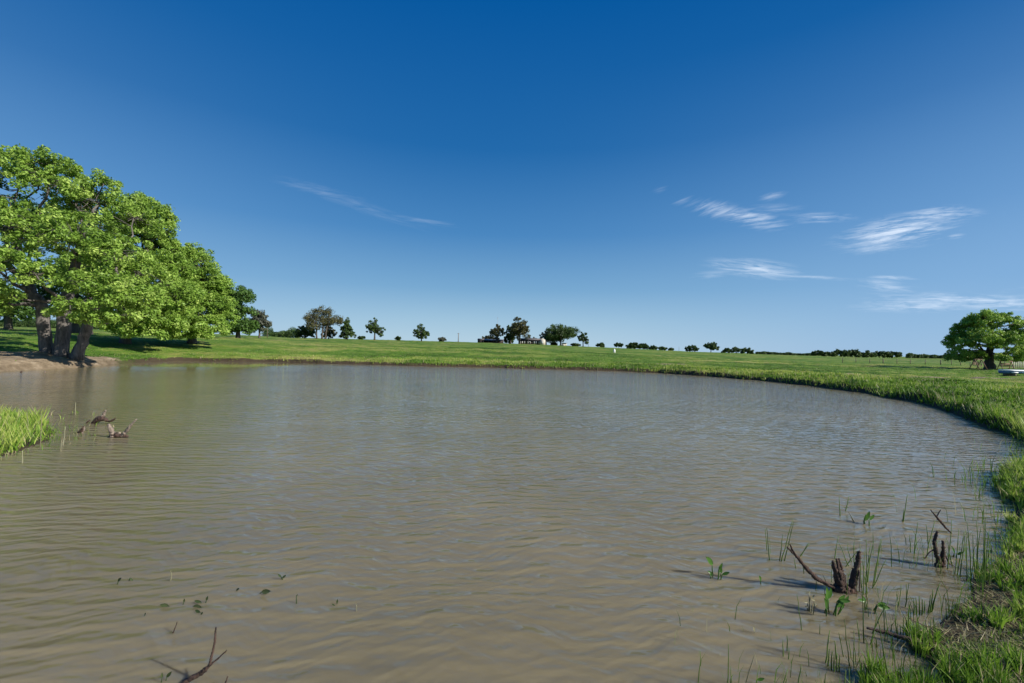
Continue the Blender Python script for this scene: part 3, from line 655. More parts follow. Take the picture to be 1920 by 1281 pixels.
def far_tree(name, label, px, depth, top, w, seed, ml, dens=1.0, kind='round', group='trees along the skyline', pw=None, sink=0):
    """px column, top row and crown width in photo pixels, turned into metres at that depth"""
    r_ = np.random.default_rng(seed+100); b = onground(px, depth); b[2] -= sink
    H = dirpt(px, top, depth)[2]-b[2]; Wm = w*depth/F0; lobes = []
    if kind == 'round':
        n = 8
        for i in range(n):
            a = i*2*math.pi/n+r_.uniform(-.3, .3); q = r_.uniform(.24, .33)*Wm
            lobes.append((math.cos(a)*q, math.sin(a)*q, H*r_.uniform(.32, .64), Wm*.19, Wm*.19, H*.22))
        lobes += [(r_.uniform(-.1, .1)*Wm, 0, H*.77, Wm*.24, Wm*.24, H*.18), (r_.uniform(-.12, .12)*Wm, 0, H*.52, Wm*.28, Wm*.28, H*.24)]
        tr = [([(0, 0, -.2), (0, 0, H*.3), (r_.uniform(-.05, .05)*Wm, 0, H*.7)], [H*.034, H*.026, H*.01])]
        low = H*.16
    elif kind == 'bush':
        for i in range(7):
            x = (i-3)/3*.36*Wm; lobes.append((x, r_.uniform(-.1, .1)*Wm, H*r_.uniform(.36, .56)*(1-.5*abs(x)/Wm), Wm*.17, Wm*.2, H*r_.uniform(.36, .46)*(1-abs(x)/Wm*.7)))
        tr = [([(0, 0, -.2), (0, 0, H*.3), (0, 0, H*.6)], [H*.04, H*.03, H*.01])]; low = .1
    elif kind == 'cone':
        for i in range(6):
            t = i/5; lobes.append((r_.uniform(-.05, .05)*Wm, 0, H*(.2+.7*t), Wm*.42*(1-.8*t), Wm*.42*(1-.8*t), H*.14))
        tr = [([(0, 0, -.2), (0, 0, H*.5), (0, 0, H*.9)], [H*.04, H*.03, H*.01])]; low = .2
    elif kind == 'multi':
        for i in range(18):
            a = r_.uniform(-1, 1); z = r_.uniform(.34, .86); ww = (1-.9*abs(z-.55))*.40
            lobes.append((a*ww*Wm, r_.uniform(-.3, .3)*Wm, H*z, Wm*.15, Wm*.16, H*.13))
        tr = [([(dx, 0, -.2), (dx*1.1, 0, H*.25), (dx*1.5, 0, H*.6)], [H*.024, H*.02, H*.01]) for dx in (-.06*Wm, .07*Wm, .15*Wm)]; low = H*.22
    nc = int((130 if depth < 320 else 90)*dens*(1 if kind != 'bush' else .9)); ps = depth/F0
    return tree(name, label, b, tr, lobes, nc, 46, max(.2, ps*1.2), max(Wm*.075, ps*1.7), seed+200, ml, M_BARK_F, group, twig=.05*H/12, limb=H*.02, low=low, flat=.85, flip=False)
FT = [
 ('far_oak', 'brownish olive tree with several thin stems, widest on the skyline right of the grove', 598, 200, 571, 78, 1, M_LEAF_O, 1.5, 'multi'),
 ('far_bush', 'dark bush at the left foot of the brownish many-stemmed tree', 571, 205, 607, 38, 2, M_LEAF_F, 1.1, 'bush'),
 ('far_bush', 'olive bush at the right foot of the brownish many-stemmed tree', 616, 204, 608, 26, 3, M_LEAF_O, .8, 'bush'),
 ('cedar_tree', 'pointed dark green cedar right of the brownish many-stemmed tree', 650, 200, 597, 36, 4, M_LEAF_F, 1.2, 'cone'),
 ('far_oak', 'small round dark tree alone between the cedar and the next lone tree', 702, 215, 594, 38, 5, M_LEAF_F, .75, 'round'),
 ('far_oak', 'small lone tree with foliage low to the ground left of the thin utility pole', 790, 225, 606, 33, 6, M_LEAF_F, .85, 'round'),
 ('far_bush', 'tiny spiky bush between the two small lone trees', 746, 225, 629.5, 10, 7, M_LEAF_F, .3, 'bush'),
 ('far_bush', 'tiny bush on the crest right of the cedar', 677, 225, 629, 14, 8, M_LEAF_F, .3, 'bush'),
 ('far_bush', 'low grey bush left of the thin utility pole', 829, 235, 631.5, 14, 9, M_LEAF_G, .3, 'bush'),
 ('far_oak', 'open dark tree in front of the low barn, its mast rising above it', 931, 262, 605, 32, 10, M_LEAF_O, .75, 'round'),
 ('far_bush', 'dark evergreen bush between the barn and the long house', 955, 268, 620, 20, 11, M_LEAF_F, .9, 'bush'),
 ('far_oak', 'narrower dark tree touching the left side of the tallest tree by the house', 957, 266, 605, 24, 12, M_LEAF_F, .5, 'round'),
 ('far_oak', 'tallest tree by the long house, bare trunk in front of its wall', 974, 258, 593, 46, 13, M_LEAF_O, 1.2, 'round'),
 ('far_bush', 'pale grey bush behind the roof of the long house', 997, 300, 627, 24, 14, M_LEAF_G, .6, 'bush'),
 ('far_bush', 'brownish bush behind the left barn roof', 916, 290, 625, 26, 15, M_LEAF_O, .7, 'bush'),
 ('far_oak', 'wide dark green tree right of the white house gable', 1051, 272, 605, 66, 16, M_LEAF_F, 2.3, 'round'),
 ('far_oak', 'thin half bare tree between the white gable and the wide dark tree', 1024, 285, 619, 26, 17, M_LEAF_G, .45, 'round'),
 ('far_oak', 'slim tree just right of the wide dark tree', 1093, 272, 619, 24, 18, M_LEAF_F, .5, 'round'),
 ('far_bush', 'round bush under the wide dark tree, right of the white gable', 1038, 276, 641, 12, 19, M_LEAF_F, .4, 'bush'),
 ('far_bush', 'low bush between the wide dark tree and the slim tree', 1079, 280, 643, 17, 20, M_LEAF_F, .4, 'bush'),
 ('far_bush', 'small bush alone right of the slim tree', 1126, 290, 641.5, 15, 21, M_LEAF_F, .4, 'bush'),
 ('far_oak', 'small open tree left of the dense paired trees', 1160, 295, 642.5, 20, 22, M_LEAF_F, .4, 'round'),
 ('far_oak', 'left and denser of the paired dark trees behind the white marker post', 1188, 300, 640, 27, 23, M_LEAF_F, .9, 'bush'),
 ('far_oak', 'right of the paired dark trees behind the white marker post', 1206, 302, 642, 18, 24, M_LEAF_F, .6, 'bush'),
 ('far_bush', 'first low bush right of the paired dark trees', 1225, 310, 646.5, 15, 25, M_LEAF_F, .4, 'bush'),
 ('far_bush', 'second low bush right of the paired dark trees', 1242, 310, 649, 16, 26, M_LEAF_F, .4, 'bush'),
 ('far_bush', 'lowest small bush beside the thin post on the skyline', 1258, 315, 652.5, 9, 27, M_LEAF_F, .3, 'bush'),
 ('far_oak', 'low rounded tree left of the taller skyline oak', 1298, 330, 645.5, 26, 28, M_LEAF_F, .7, 'bush'),
 ('far_oak', 'taller rounded oak in the middle of the right skyline', 1333, 330, 640.5, 29, 29, M_LEAF_F, .9, 'round'),
 ('far_oak', 'small dark tree right beside the taller skyline oak', 1363, 340, 651, 19, 30, M_LEAF_F, .6, 'bush'),
 ('far_oak', 'small rounded tree between two bushes on the right skyline', 1380, 340, 648.5, 17, 31, M_LEAF_F, .6, 'bush'),
 ('far_oak', 'wide low dark tree ending the cluster right of the taller skyline oak', 1401, 345, 651.5, 26, 32, M_LEAF_F, .8, 'bush'),
 ('far_oak', 'leftmost short tree of the dense row near the right horizon', 1535, 430, 656, 24, 33, M_LEAF_F, .7, 'bush'),
 ('far_oak', 'second tree of the dense row near the right horizon', 1554, 430, 658.5, 25, 34, M_LEAF_F, .7, 'bush'),
 ('far_oak', 'taller left peak of the dense row near the right horizon', 1575, 430, 653, 34, 35, M_LEAF_F, .9, 'bush'),
 ('far_oak', 'taller right peak of the dense row near the right horizon', 1598, 430, 652.5, 36, 36, M_LEAF_F, .9, 'bush'),
 ('far_oak', 'lower tree in the dip of the dense row near the right horizon', 1624, 430, 657.5, 36, 37, M_LEAF_F, .8, 'bush'),
 ('far_oak', 'tree left of the last one in the dense row near the right horizon', 1649, 430, 655.5, 32, 38, M_LEAF_F, .8, 'bush'),
 ('far_oak', 'last tree at the right end of the dense row near the horizon', 1673, 430, 656, 32, 39, M_LEAF_F, .8, 'bush'),
]
for t in FT: far_tree(*t[:10])
def treeline(label, px0, px1, depth, hp, seed, ml=None, name='distant_woods'):
    """a far wood that reads as one dark mass"""
    r_ = np.random.default_rng(seed); C = []; Rd = []
    n = int((px1-px0)*1.3)
    for i in range(n):
        px = px0+(px1-px0)*(i+.5)/n; h = hp*(.55+.9*float(noise2(np.array([px]), np.array([0.]), 9, seed)[0]))
        dd = depth*r_.uniform(.98, 1.06); b = onground(px, dd); Hm = h*dd/F0
        for q in range(3):
            C.append(b+np.array([0, 0, max(.3, Hm*(.25+.3*q))])); Rd.append(Hm*.34+.3)
    me = leaves_mesh(name, np.array(C), np.array(Rd), 34, depth/F0*1.1, r_, .8)
    props(link(name, me, ml or M_LEAF_F), label, 'woods', kind='stuff')
treeline('thin low line of far woods on the skyline between two clusters of trees', 1418, 1530, 520, 3.6, 1)
treeline('far line of woods running behind the lone round oak at the right edge', 1700, 1960, 520, 6.5, 2)
treeline('dark hedge-like woods on the skyline between the grove and the brownish tree', 494, 562, 240, 15, 3)
treeline('far hedge on the field crest seen under the big oak at the left edge', -120, 330, 158, 12, 4)

# ------------------------------------------------------------------ buildings, poles, fence
M_WALLD = plain('dark_wall', (.06, .045, .04), .8); M_WALLW = plain('white_wall', (.52, .48, .40), .7, .08)
M_ROOF = plain('grey_roof', (.20, .20, .21), .6); M_ROOFD = plain('dark_roof', (.10, .09, .09), .7)
M_GLASS = plain('pane', (.30, .34, .38), .15, .1); M_WHITE = plain('white_paint', (.8, .8, .78), .5, .06); M_POST = plain('post_wood', (.16, .12, .09), .85)
M_BLUE = plain('hull_blue', (.05, .14, .30), .4); M_TIMB = plain('timber', (.22, .12, .08), .8); M_STEEL = plain('steel', (.3, .31, .33), .5)
def prism(mb, x0, x1, y0, y1, z0, z1, ov=.3):
    ym = (y0+y1)/2; V = [(x0-ov, y0-ov, z0), (x1+ov, y0-ov, z0), (x1+ov, y1+ov, z0), (x0-ov, y1+ov, z0), (x0-ov, ym, z1), (x1+ov, ym, z1)]
    mb.add(V, [(0, 1, 5, 4), (2, 3, 4, 5), (3, 2, 1, 0)], [(1, 2, 5), (3, 0, 4)])
def house():
    b = onground(998, 268); b[2] -= .2
    r_ = empty('farm_house', b, 'long low dark house with a white gable end on the crest of the field', 'house'); r_.rotation_euler = (0, 0, -.22)
    L_, D, Hh = 15.5, 6.5, 2.7
    mb = MB(); mb.box((-1.5, 0, Hh/2), (L_-3, D, Hh)); link('wall', mb.mesh('wall'), M_WALLD, r_)
    mb = MB(); prism(mb, -L_/2, L_/2-3.1, -D/2, D/2, Hh+.002, Hh+1.1); link('roof', mb.mesh('roof'), M_ROOFD, r_)
    mb = MB(); x = L_/2-1.35; mb.box((x, -.2, 1.5), (2.7, D+.4, 3.0))
    mb.add([(x-1.35, -D/2-.4, 3.0), (x+1.35, -D/2-.4, 3.0), (x+1.35, D/2, 3.0), (x-1.35, D/2, 3.0), (x, -D/2-.4, 3.9), (x, D/2, 3.9)], [(1, 2, 5, 4), (3, 0, 4, 5)], [(0, 1, 4), (2, 3, 5)])
    o = link('gable_wing', mb.mesh('gable_wing'), M_WALLW, r_); o['label'] = 'white gabled end wing'
    for i, xx in enumerate((-8.0, -6.9, -5.6, -3.6, -2.3, .1, 1.2, 3.0)):
        mb = MB(); mb.box((xx+1.5, -D/2-.03, 1.35), (.62, .08, 1.5)); w = link('window', mb.mesh('window'), M_WALLW, r_)
        mb = MB(); mb.box((xx+1.5, -D/2-.08, 1.35), (.40, .05, 1.2)); link('pane', mb.mesh('pane'), M_GLASS, w)
    mb = MB(); mb.box((x, -D/2-.43, 1.2), (.7, .07, 1.3)); link('window', mb.mesh('window'), M_GLASS, r_)
house()
def barn():
    b = onground(920, 272); b[2] -= .1
    r_ = empty('low_barn', b, 'long low barn with a pale grey roof and open dark front left of the house', 'barn'); r_.rotation_euler = (0, 0, -.1)
    mb = MB(); mb.box((1.6, 2.2, .9), (11.6, .2, 1.8)); mb.box((-6, 0, .9), (3.2, 4.4, 1.8)); link('wall', mb.mesh('wall'), M_WALLD, r_)
    mb = MB(); prism(mb, -7.6, -4.3, -2.2, 2.2, 1.81, 2.6, .2); link('roof', mb.mesh('roof'), M_ROOFD, r_)
    mb = MB(); mb.add([(-4.1, -2.6, 1.7), (7.6, -2.6, 1.7), (7.6, 2.5, 2.5), (-4.1, 2.5, 2.5), (-4.1, -2.6, 1.6), (7.6, -2.6, 1.6), (7.6, 2.5, 2.4), (-4.1, 2.5, 2.4)],
                      [(0, 1, 2, 3), (7, 6, 5, 4), (0, 4, 5, 1), (1, 5, 6, 2), (2, 6, 7, 3), (3, 7, 4, 0)])
    o = link('roof', mb.mesh('roof'), M_ROOF, r_); o['label'] = 'pale grey lean-to roof'
    for x in (-4, -1, 2, 5, 7.4):
        mb = MB(); mb.box((x, -2.4, .8), (.16, .16, 1.6)); link('post', mb.mesh('post'), M_POST, r_)
barn()
def shed():
    b = onground(1058, 266)
    r_ = empty('white_shed', b, 'small open white shed beneath the wide dark tree', 'shed')
    mb = MB(); mb.box((0, 1, .8), (2.8, .12, 1.6)); mb.box((-1.4, 0, .8), (.12, 2, 1.6)); mb.box((-.6, -.95, .5), (1.5, .1, 1.0)); link('wall', mb.mesh('wall'), M_WALLW, r_)
    mb = MB(); mb.box((.1, 0, 1.72), (3.3, 2.6, .14)); link('roof', mb.mesh('roof'), M_ROOF, r_)
    mb = MB(); mb.box((1.4, -1, .8), (.12, .12, 1.6)); link('post', mb.mesh('post'), M_WHITE, r_)
shed()
def pole(px, depth, top, label, r0=.14, arm=True):
    b = onground(px, depth); Hh = dirpt(px, top, depth)[2]-b[2]
    r_ = empty('utility_pole', b, label, 'pole', 'poles on the skyline')
    mb = MB(); mb.tube([(0, 0, -.3), (0, 0, Hh)], [r0, r0*.7], 8); link('shaft', mb.mesh('shaft', True), M_POST, r_)
    if arm: mb = MB(); mb.box((0, 0, Hh-.35), (1.3, .12, .14), .7); link('crossarm', mb.mesh('crossarm'), M_POST, r_)
pole(859, 235, 624.5, 'thin wooden utility pole alone on the crest left of the barn', .2)
pole(501, 130, 602.5, 'thin pole at the right tip of the left grove', .08, False)
pole(1273, 320, 650, 'short thin pole on the skyline right of the low bushes', .1, False)
pole(1103, 276, 635, 'short thin pole beside the slim tree', .1, False)
def mast():
    b = onground(932, 275); Hh = dirpt(932, 594, 275)[2]-b[2]
    mb = MB(); mb.tube([(0, 0, 0), (0, 0, Hh)], [.12, .07], 6); mb.tube([(-.5, 0, Hh-.9), (.5, 0, Hh-.9)], [.04, .04], 5)
    o = link('antenna_mast', mb.mesh('antenna_mast'), M_STEEL, None, b); props(o, 'thin steel antenna mast above the tree by the barn', 'antenna')
mast()
b = onground(1152, 105)
mb = MB(); mb.tube([(0, 0, -.1), (0, 0, .72)], [.22, .22], 10); mb.tube([(0, 0, .72), (0, 0, .78), (0, 0, .95)], [.22, .14, .12], 10)
props(link('marker_post', mb.mesh('marker_post', False), M_WHITE, None, b), 'short white capped well pipe standing alone in the green field', 'marker post')
def fence():
    depth = 88; b = onground(1760, depth)
    r_ = empty('wire_fence', b, 'low wire fence with sparse wooden posts crossing the field left of the round oak', 'fence')
    tops = []
    for i, px in enumerate((1580, 1605, 1631, 1656, 1682, 1707, 1735, 1764, 1784, 1801, 1819, 1840, 1862, 1884)):
        p = onground(px, depth+3*math.sin(i))-b; h = .95 if i % 3 else 1.05; w = .05 if i % 4 != 3 else .08
        mb = MB(); mb.tube([p-[0, 0, .1], p+[0, 0, h]], [w, w], 6); link('post', mb.mesh('post'), M_POST, r_); tops.append(p)
    for z in (.35, .6, .85):
        mb = MB(); mb.tube([t+[0, 0, z] for t in tops], [.008]*len(tops), 3); link('wire', mb.mesh('wire'), M_STEEL, r_)
fence()
def picket():
    b = onground(1912, 70)
    r_ = empty('picket_fence', b, 'pale upright picket fence behind the right side of the round oak', 'fence')
    mb = MB()
    for i in range(16): mb.box(((i-4)*.28, 0, .55), (.09, .05, 1.15+.06*math.sin(i*2)))
    link('pickets', mb.mesh('pickets'), M_WALLW, r_)
    mb = MB(); mb.box((1, .06, .35), (4.6, .05, .08)); mb.box((1, .06, .85), (4.6, .05, .08)); link('rail', mb.mesh('rail'), M_WALLW, r_)
picket()
def swing(px, depth, label, s=1, rz=.3):
    b = onground(px, depth)
    r_ = empty('wooden_bench', b, label, 'bench', 'timber benches under the round oak'); r_.rotation_euler = (0, 0, rz); r_.scale = (s, s, s)
    for x in (-.65, .65):
        for y in (-.42, .42):
            mb = MB(); mb.bar((x, y*1.3, 0), (x*.9, 0, 1.25), .08); link('leg', mb.mesh('leg'), M_TIMB, r_)
    mb = MB(); mb.box((0, 0, 1.25), (1.5, .09, .09)); link('top_beam', mb.mesh('top_beam'), M_TIMB, r_)
    mb = MB(); [mb.box((0, -.2+.12*i, .45), (1.1, .09, .04)) for i in range(4)]; link('seat', mb.mesh('seat'), M_TIMB, r_)
    mb = MB(); [mb.box((0, .26, .58+.12*i), (1.1, .03, .09)) for i in range(4)]; link('backrest', mb.mesh('backrest'), M_TIMB, r_)
swing(1834, 57, 'wooden A-frame swing bench left of the trunk of the round oak', 1.0, .25)
swing(1886, 57, 'wooden A-frame swing bench right of the trunk of the round oak', .9, -.3)
def boat():
    b = onground(1912, 38); b[2] += .05
    r_ = empty('boat', b, 'long low white boat with a dark blue side on the grass at the right edge', 'boat'); r_.rotation_euler = (0, 0, -.06)
    def loft(z0, z1, w0, w1, n=14, L0=3.4):
        V = []
        for i in range(n):
            t = i/(n-1); x = -1.6+t*L0*1.25; k = math.sin(min(1, t/.18)*math.pi/2)**.6+.12
            k = min(1, k)
            V += [(x, -w0*k/2, z0), (x, w0*k/2, z0), (x, w1*k/2, z1), (x, -w1*k/2, z1)]
        q = []
        for i in range(n-1):
            for j in range(4): q.append((4*i+j, 4*i+(j+1) % 4, 4*i+4+(j+1) % 4, 4*i+4+j))
        q += [(0, 3, 2, 1), (4*n-4, 4*n-3, 4*n-2, 4*n-1)]
        return V, q
    mb = MB(); mb.add(*loft(.12, .34, .8, 1.1)); link('hull', mb.mesh('hull'), M_BLUE, r_)
    mb = MB(); mb.add(*loft(.342, .44, 1.16, .95)); link('deck', mb.mesh('deck'), M_WHITE, r_)
    for x, l in ((-.9, .5), (.1, .9), (1.4, .8)):
        mb = MB(); mb.box((x, -.545, .22), (l, .03, .07)); link('side_stripe', mb.mesh('side_stripe'), M_WHITE, r_)
    for x in (-.8, 1.4): mb = MB(); mb.box((x, 0, .03), (.12, 1.0, .18)); link('support', mb.mesh('support'), M_POST, r_)
boat()

# ------------------------------------------------------------------ dead wood in the water
def wp(px, py, gx, gy):
    """point seen at (px,py) whose depth is that of the water spot seen at (gx,gy)"""
    return dirpt(px, py, at(gx, gy)[1])
def wood(name, label, gx, gy, branches, m=M_WET, cat='dead wood', group=None, sub=.12, n=9):
    """branches: (part name, [(px,py[,ddepth])...], [radii in px], material)"""
    b = at(gx, gy); D = b[1]; root = empty(name, b, label, cat, group); k = D/F0; r_ = np.random.default_rng(int(gx+gy))
    for nm, P, rad, mm in branches:
        pts = np.array([dirpt(q[0], q[1], D+(q[2] if len(q) > 2 else 0)) for q in P])-b
        t = np.linspace(0, 1, len(P)); tt = np.linspace(0, 1, 8*len(P))
        PP = np.stack([np.interp(tt, t, pts[:, j]) for j in range(3)], 1); RR_ = np.interp(tt, t, np.array(rad, float))*k*.8
        PP[1:-1] += (r_.normal(0, .10, (len(PP)-2, 3))+np.cumsum(r_.normal(0, .05, (len(PP)-2, 3)), 0))*RR_[1:-1, None]
        mb = MB(); mb.tube(PP, RR_*(1+r_.uniform(-.15, .15, len(PP))), n, .24, seed=int(P[0][0]))
        link(nm, mb.mesh(nm, True), mm or m, root)
    return root
wood('tree_stump', 'dark rotten stump with upright prongs and a long leaning forked branch in the right shallows', 1585, 1108,
     [('root_base', [(1562, 1112), (1575, 1104), (1592, 1103), (1606, 1112)], [7, 13, 11, 6], None),
      ('prong', [(1578, 1112), (1570, 1080), (1562, 1052)], [10, 7.5, 3], None),
      ('prong', [(1580, 1110), (1574, 1075), (1569, 1048)], [9, 6, 2.2], None),
      ('prong', [(1584, 1110), (1580, 1078), (1573, 1047)], [8, 5, 1.8], None),
      ('prong', [(1594, 1112), (1600, 1080), (1607, 1052), (1609, 1034)], [9, 7, 5.5, 4], None),
      ('root', [(1600, 1105), (1608, 1085, -.03), (1611, 1068, -.04), (1612, 1110, -.05)], [2, 1.2, 1.2, 1.2], None),
      ('branch', [(1562, 1102), (1530, 1084), (1510, 1064), (1496, 1045), (1476, 1026)], [4, 5, 4.5, 3.5, 1.8], None),
      ('branch', [(1499, 1050), (1488, 1034), (1481, 1020)], [3, 2.2, 1.5], None)])
wood('tree_stump', 'smaller black stump with two upright prongs among reeds near the right bank', 1765, 1062,
     [('root_base', [(1757, 1066), (1764, 1056), (1772, 1064)], [5, 7, 4], None),
      ('prong', [(1762, 1064), (1755, 1035), (1751, 1015), (1757, 996)], [5.5, 4.2, 3.6, 2.2], None),
      ('prong', [(1767, 1064), (1768, 1038), (1768, 1014)], [5, 4.2, 2.4], None),
      ('root', [(1772, 1040), (1780, 1058), (1790, 1062)], [1.4, 1.2, 1], None),
      ('root', [(1755, 1028), (1742, 1036), (1734, 1048)], [1.4, 1.1, .9], None)])
wood('bare_twig', 'thin forked black twig poking up behind the small two-pronged stump', 1780, 1000,
     [('stem', [(1784, 1000), (1768, 984), (1755, 968), (1745, 956)], [1.6, 2.4, 2, 1], None), ('side_twig', [(1756, 970), (1760, 962), (1764, 956)], [1.3, 1, .8], None)], cat='twig')
wood('tree_stump', 'low dark root lump with one split upright prong, farther of the left two', 185, 794,
     [('root_base', [(170, 796), (180, 788), (192, 784), (202, 790)], [3, 6, 6, 2.5], None),
      ('prong', [(190, 786), (194, 777), (198, 769)], [3.5, 3, 1.8], M_DRY),
      ('root', [(203, 791), (210, 788), (217, 784)], [1.4, 2.2, 1.2], None),
      ('root', [(161, 794), (165, 791), (169, 788)], [1, 1.8, 1], None)])
wood('tree_stump', 'pale weathered stump with a thick prong and a slanting branch, nearer of the left two', 218, 820,
     [('root_base', [(203, 822), (214, 815), (226, 816), (238, 820)], [3, 5.5, 4.5, 3], None),
      ('prong', [(214, 820), (208, 806), (204, 796)], [6, 5, 2.6], M_DRY),
      ('knot', [(219, 818), (224, 811), (226, 818)], [2.5, 3, 2], M_DRY),
      ('branch', [(228, 819), (238, 809), (247, 797), (257, 786)], [3.2, 3.6, 2.8, 1.4], M_DRY)])
wood('tree_stump', 'small dark broken stub at the tip of the left grassy spit', 153, 812,
     [('root_base', [(148, 814), (153, 807), (157, 799)], [4, 4, 1.8], None), ('prong', [(154, 812), (158, 806), (159, 800)], [2, 1.6, 1], M_DRY)])
wood('dead_branch', 'black forked branch curving up out of the water at the bottom left', 345, 1283,
     [('branch', [(318, 1296), (352, 1276), (378, 1262), (393, 1247)], [2, 6, 5.5, 4], None),
      ('fork', [(393, 1248), (399, 1222), (403, 1200), (405, 1176)], [3.4, 2.4, 2.2, 1.8], None),
      ('fork', [(394, 1247), (408, 1235), (425, 1219)], [2.6, 1.8, 1.3], None)], cat='branch')
wood('bare_twig', 'tiny pale-tipped twig at the bottom edge right of the forked branch', 424, 1290,
     [('stem', [(420, 1288), (424, 1278), (427, 1268)], [2, 1.6, 1.2], None)], cat='twig')
wood('fallen_log', 'thin dark log half sunk in the shallows reaching the near right bank', 1690, 1215,
     [('log', [(1625, 1178, .12), (1660, 1186, .08), (1700, 1198, .02), (1735, 1214, -.04), (1772, 1236, -.1)], [2.5, 4, 5.5, 6, 5], None)], cat='log')
wood('bare_twig', 'thin dark twig lying across the water left of the near right bank', 1720, 1195,
     [('stem', [(1705, 1160), (1722, 1168), (1745, 1178)], [.9, 1.1, .8], None)], cat='twig')
wood('bare_twig', 'short leaning twig standing alone above the bottom forked branch', 328, 1187,
     [('stem', [(323, 1190), (328, 1178), (332, 1166)], [1.8, 1.1, .7], None)], cat='twig')

# ------------------------------------------------------------------ reeds, leaf plants
ZX, ZY, ZK = 1280, 840, .3443
def reeds(label, stems, m=None, group='reed clumps standing in the right shallows', raw=False, w=1.0):
    """stems: (base x, base y, tip x, tip y) in photo pixels"""
    T = [s if raw else (ZX+s[0]*ZK, ZY+s[1]*ZK, ZX+s[2]*ZK, ZY+s[3]*ZK) for s in stems]
    b = at(T[0][0], T[0][1]); r_ = np.random.default_rng(int(abs(T[0][0])*7+T[0][1])); root = empty('reed_clump', b, label, 'reeds', group)
    for s in T:
        p0 = at(s[0], s[1]); D = p0[1]; p1 = dirpt(s[2], s[3], D+r_.uniform(-.08, .08)*.5); k = D/F0
        q = wob(p0-[0, 0, .05], p1, 6, .05, r_)-b; mb = MB(); mb.tube(q, np.linspace(1.0, .4, 6)*k*w, 5)
        V = np.concatenate(mb.v); me = mb.mesh('stem', True, {'rnd': np.full(len(V), r_.uniform(0, 1))})
        link('stem', me, m or M_REED, root)
reeds('pair of straight upright reeds left of the leaning forked branch', [(478, 612, 458, 435), (466, 560, 450, 440)])
reeds('fan of thin reeds just behind the tip of the leaning forked branch', [(525, 615, 546, 470), (532, 615, 600, 392), (548, 615, 606, 402), (622, 590, 690, 522), (628, 585, 684, 518), (622, 655, 606, 600)])
reeds('two short reeds standing far out in front of the lone leaf sprout', [(858, 370, 853, 265), (880, 345, 906, 263)])
reeds('pale bent dry reed left of the lone leaf sprout', [(950, 407, 903, 348), (945, 400, 915, 375)], M_REED_D)
reeds('single tall reed right of the lone leaf sprout', [(1197, 400, 1224, 255), (1194, 402, 1205, 330)])
reeds('crossed reeds behind the prongs of the big rotten stump', [(820, 605, 848, 480), (920, 645, 848, 512), (868, 645, 952, 560), (930, 620, 895, 542), (935, 640, 932, 515)])
reeds('tallest reed fan right of the big rotten stump', [(985, 800, 990, 560), (1000, 812, 1000, 498), (998, 720, 1040, 510), (1030, 750, 1080, 492), (1042, 735, 1085, 500), (1020, 765, 1108, 608), (975, 760, 965, 520), (1010, 790, 975, 600), (968, 700, 950, 560), (1005, 730, 1015, 560), (990, 740, 1025, 520)])
reeds('lone reed standing upright left of the big rotten stump', [(725, 775, 728, 690)])
reeds('lone thin reed standing left of the white-flowered sprig', [(655, 990, 622, 798)])
reeds('very short reed tip in the shallows below the leafy water plant', [(745, 1020, 748, 960)])
reeds('reeds left of the small two-pronged stump', [(1245, 570, 1235, 475), (1265, 575, 1280, 405), (1320, 600, 1375, 395), (1345, 545, 1325, 415)])
reeds('reeds right of the small two-pronged stump', [(1440, 660, 1465, 390), (1490, 690, 1532, 455), (1478, 680, 1505, 440), (1470, 640, 1440, 500), (1505, 700, 1540, 450)])
reeds('tall reed stand between the small stump and the bank', [(1545, 720, 1543, 540), (1570, 700, 1548, 400), (1600, 722, 1580, 470), (1620, 722, 1640, 500), (1650, 775, 1638, 310), (1660, 745, 1690, 560), (1590, 700, 1625, 430), (1610, 690, 1600, 400), (1565, 720, 1590, 560), (1640, 740, 1665, 450), (1670, 770, 1670, 520), (1633, 720, 1650, 380)])
reeds('forked short reeds below the tallest reed fan', [(1172, 862, 1190, 740), (1205, 862, 1232, 735), (1180, 858, 1165, 780), (1212, 855, 1218, 740)])
reeds('cut reed stubble clump with one long slanting blade', [(1262, 905, 1258, 820), (1275, 905, 1270, 815), (1290, 908, 1288, 805), (1302, 905, 1305, 825), (1318, 905, 1318, 835), (1330, 900, 1350, 800), (1335, 890, 1402, 735), (1345, 890, 1385, 780), (1340, 895, 1362, 770)], w=1.5)
reeds('three upright reeds above the half sunk log', [(1170, 1015, 1155, 905), (1188, 1022, 1185, 965), (1200, 1022, 1203, 920), (1212, 1020, 1218, 918)], w=1.2)
reeds('tall bright reeds rising left of the half sunk log', [(990, 1062, 975, 740), (1012, 1068, 1060, 905), (970, 1050, 948, 930), (1015, 1010, 1120, 840)], w=1.2)
reeds('short thick cut reed stubs near the bottom of the shallows', [(775, 1172, 802, 992), (790, 1180, 800, 1095), (808, 1205, 815, 1110), (822, 1215, 825, 1125), (838, 1222, 842, 1118), (850, 1215, 856, 1130), (845, 1150, 828, 1050)], w=1.6)
reeds('thin pale reeds right of the short thick stubs', [(885, 1132, 850, 1005), (910, 1185, 880, 930), (930, 1190, 932, 992), (930, 1188, 972, 1130), (925, 1150, 905, 1040)])
reeds('pair of small thick stubs alone in the lower shallows', [(546, 1138, 546, 1048), (568, 1105, 568, 1022), (575, 1150, 579, 1092)], w=1.4)
reeds('tall slanting reeds by the sunk end of the log', [(1128, 1235, 1055, 895), (1140, 1260, 1092, 1155), (1180, 1270, 1192, 1140), (1165, 1250, 1155, 1120), (1235, 990, 1232, 850), (1265, 1100, 1270, 950), (1305, 1140, 1312, 950), (1240, 1080, 1225, 985)], w=1.2)
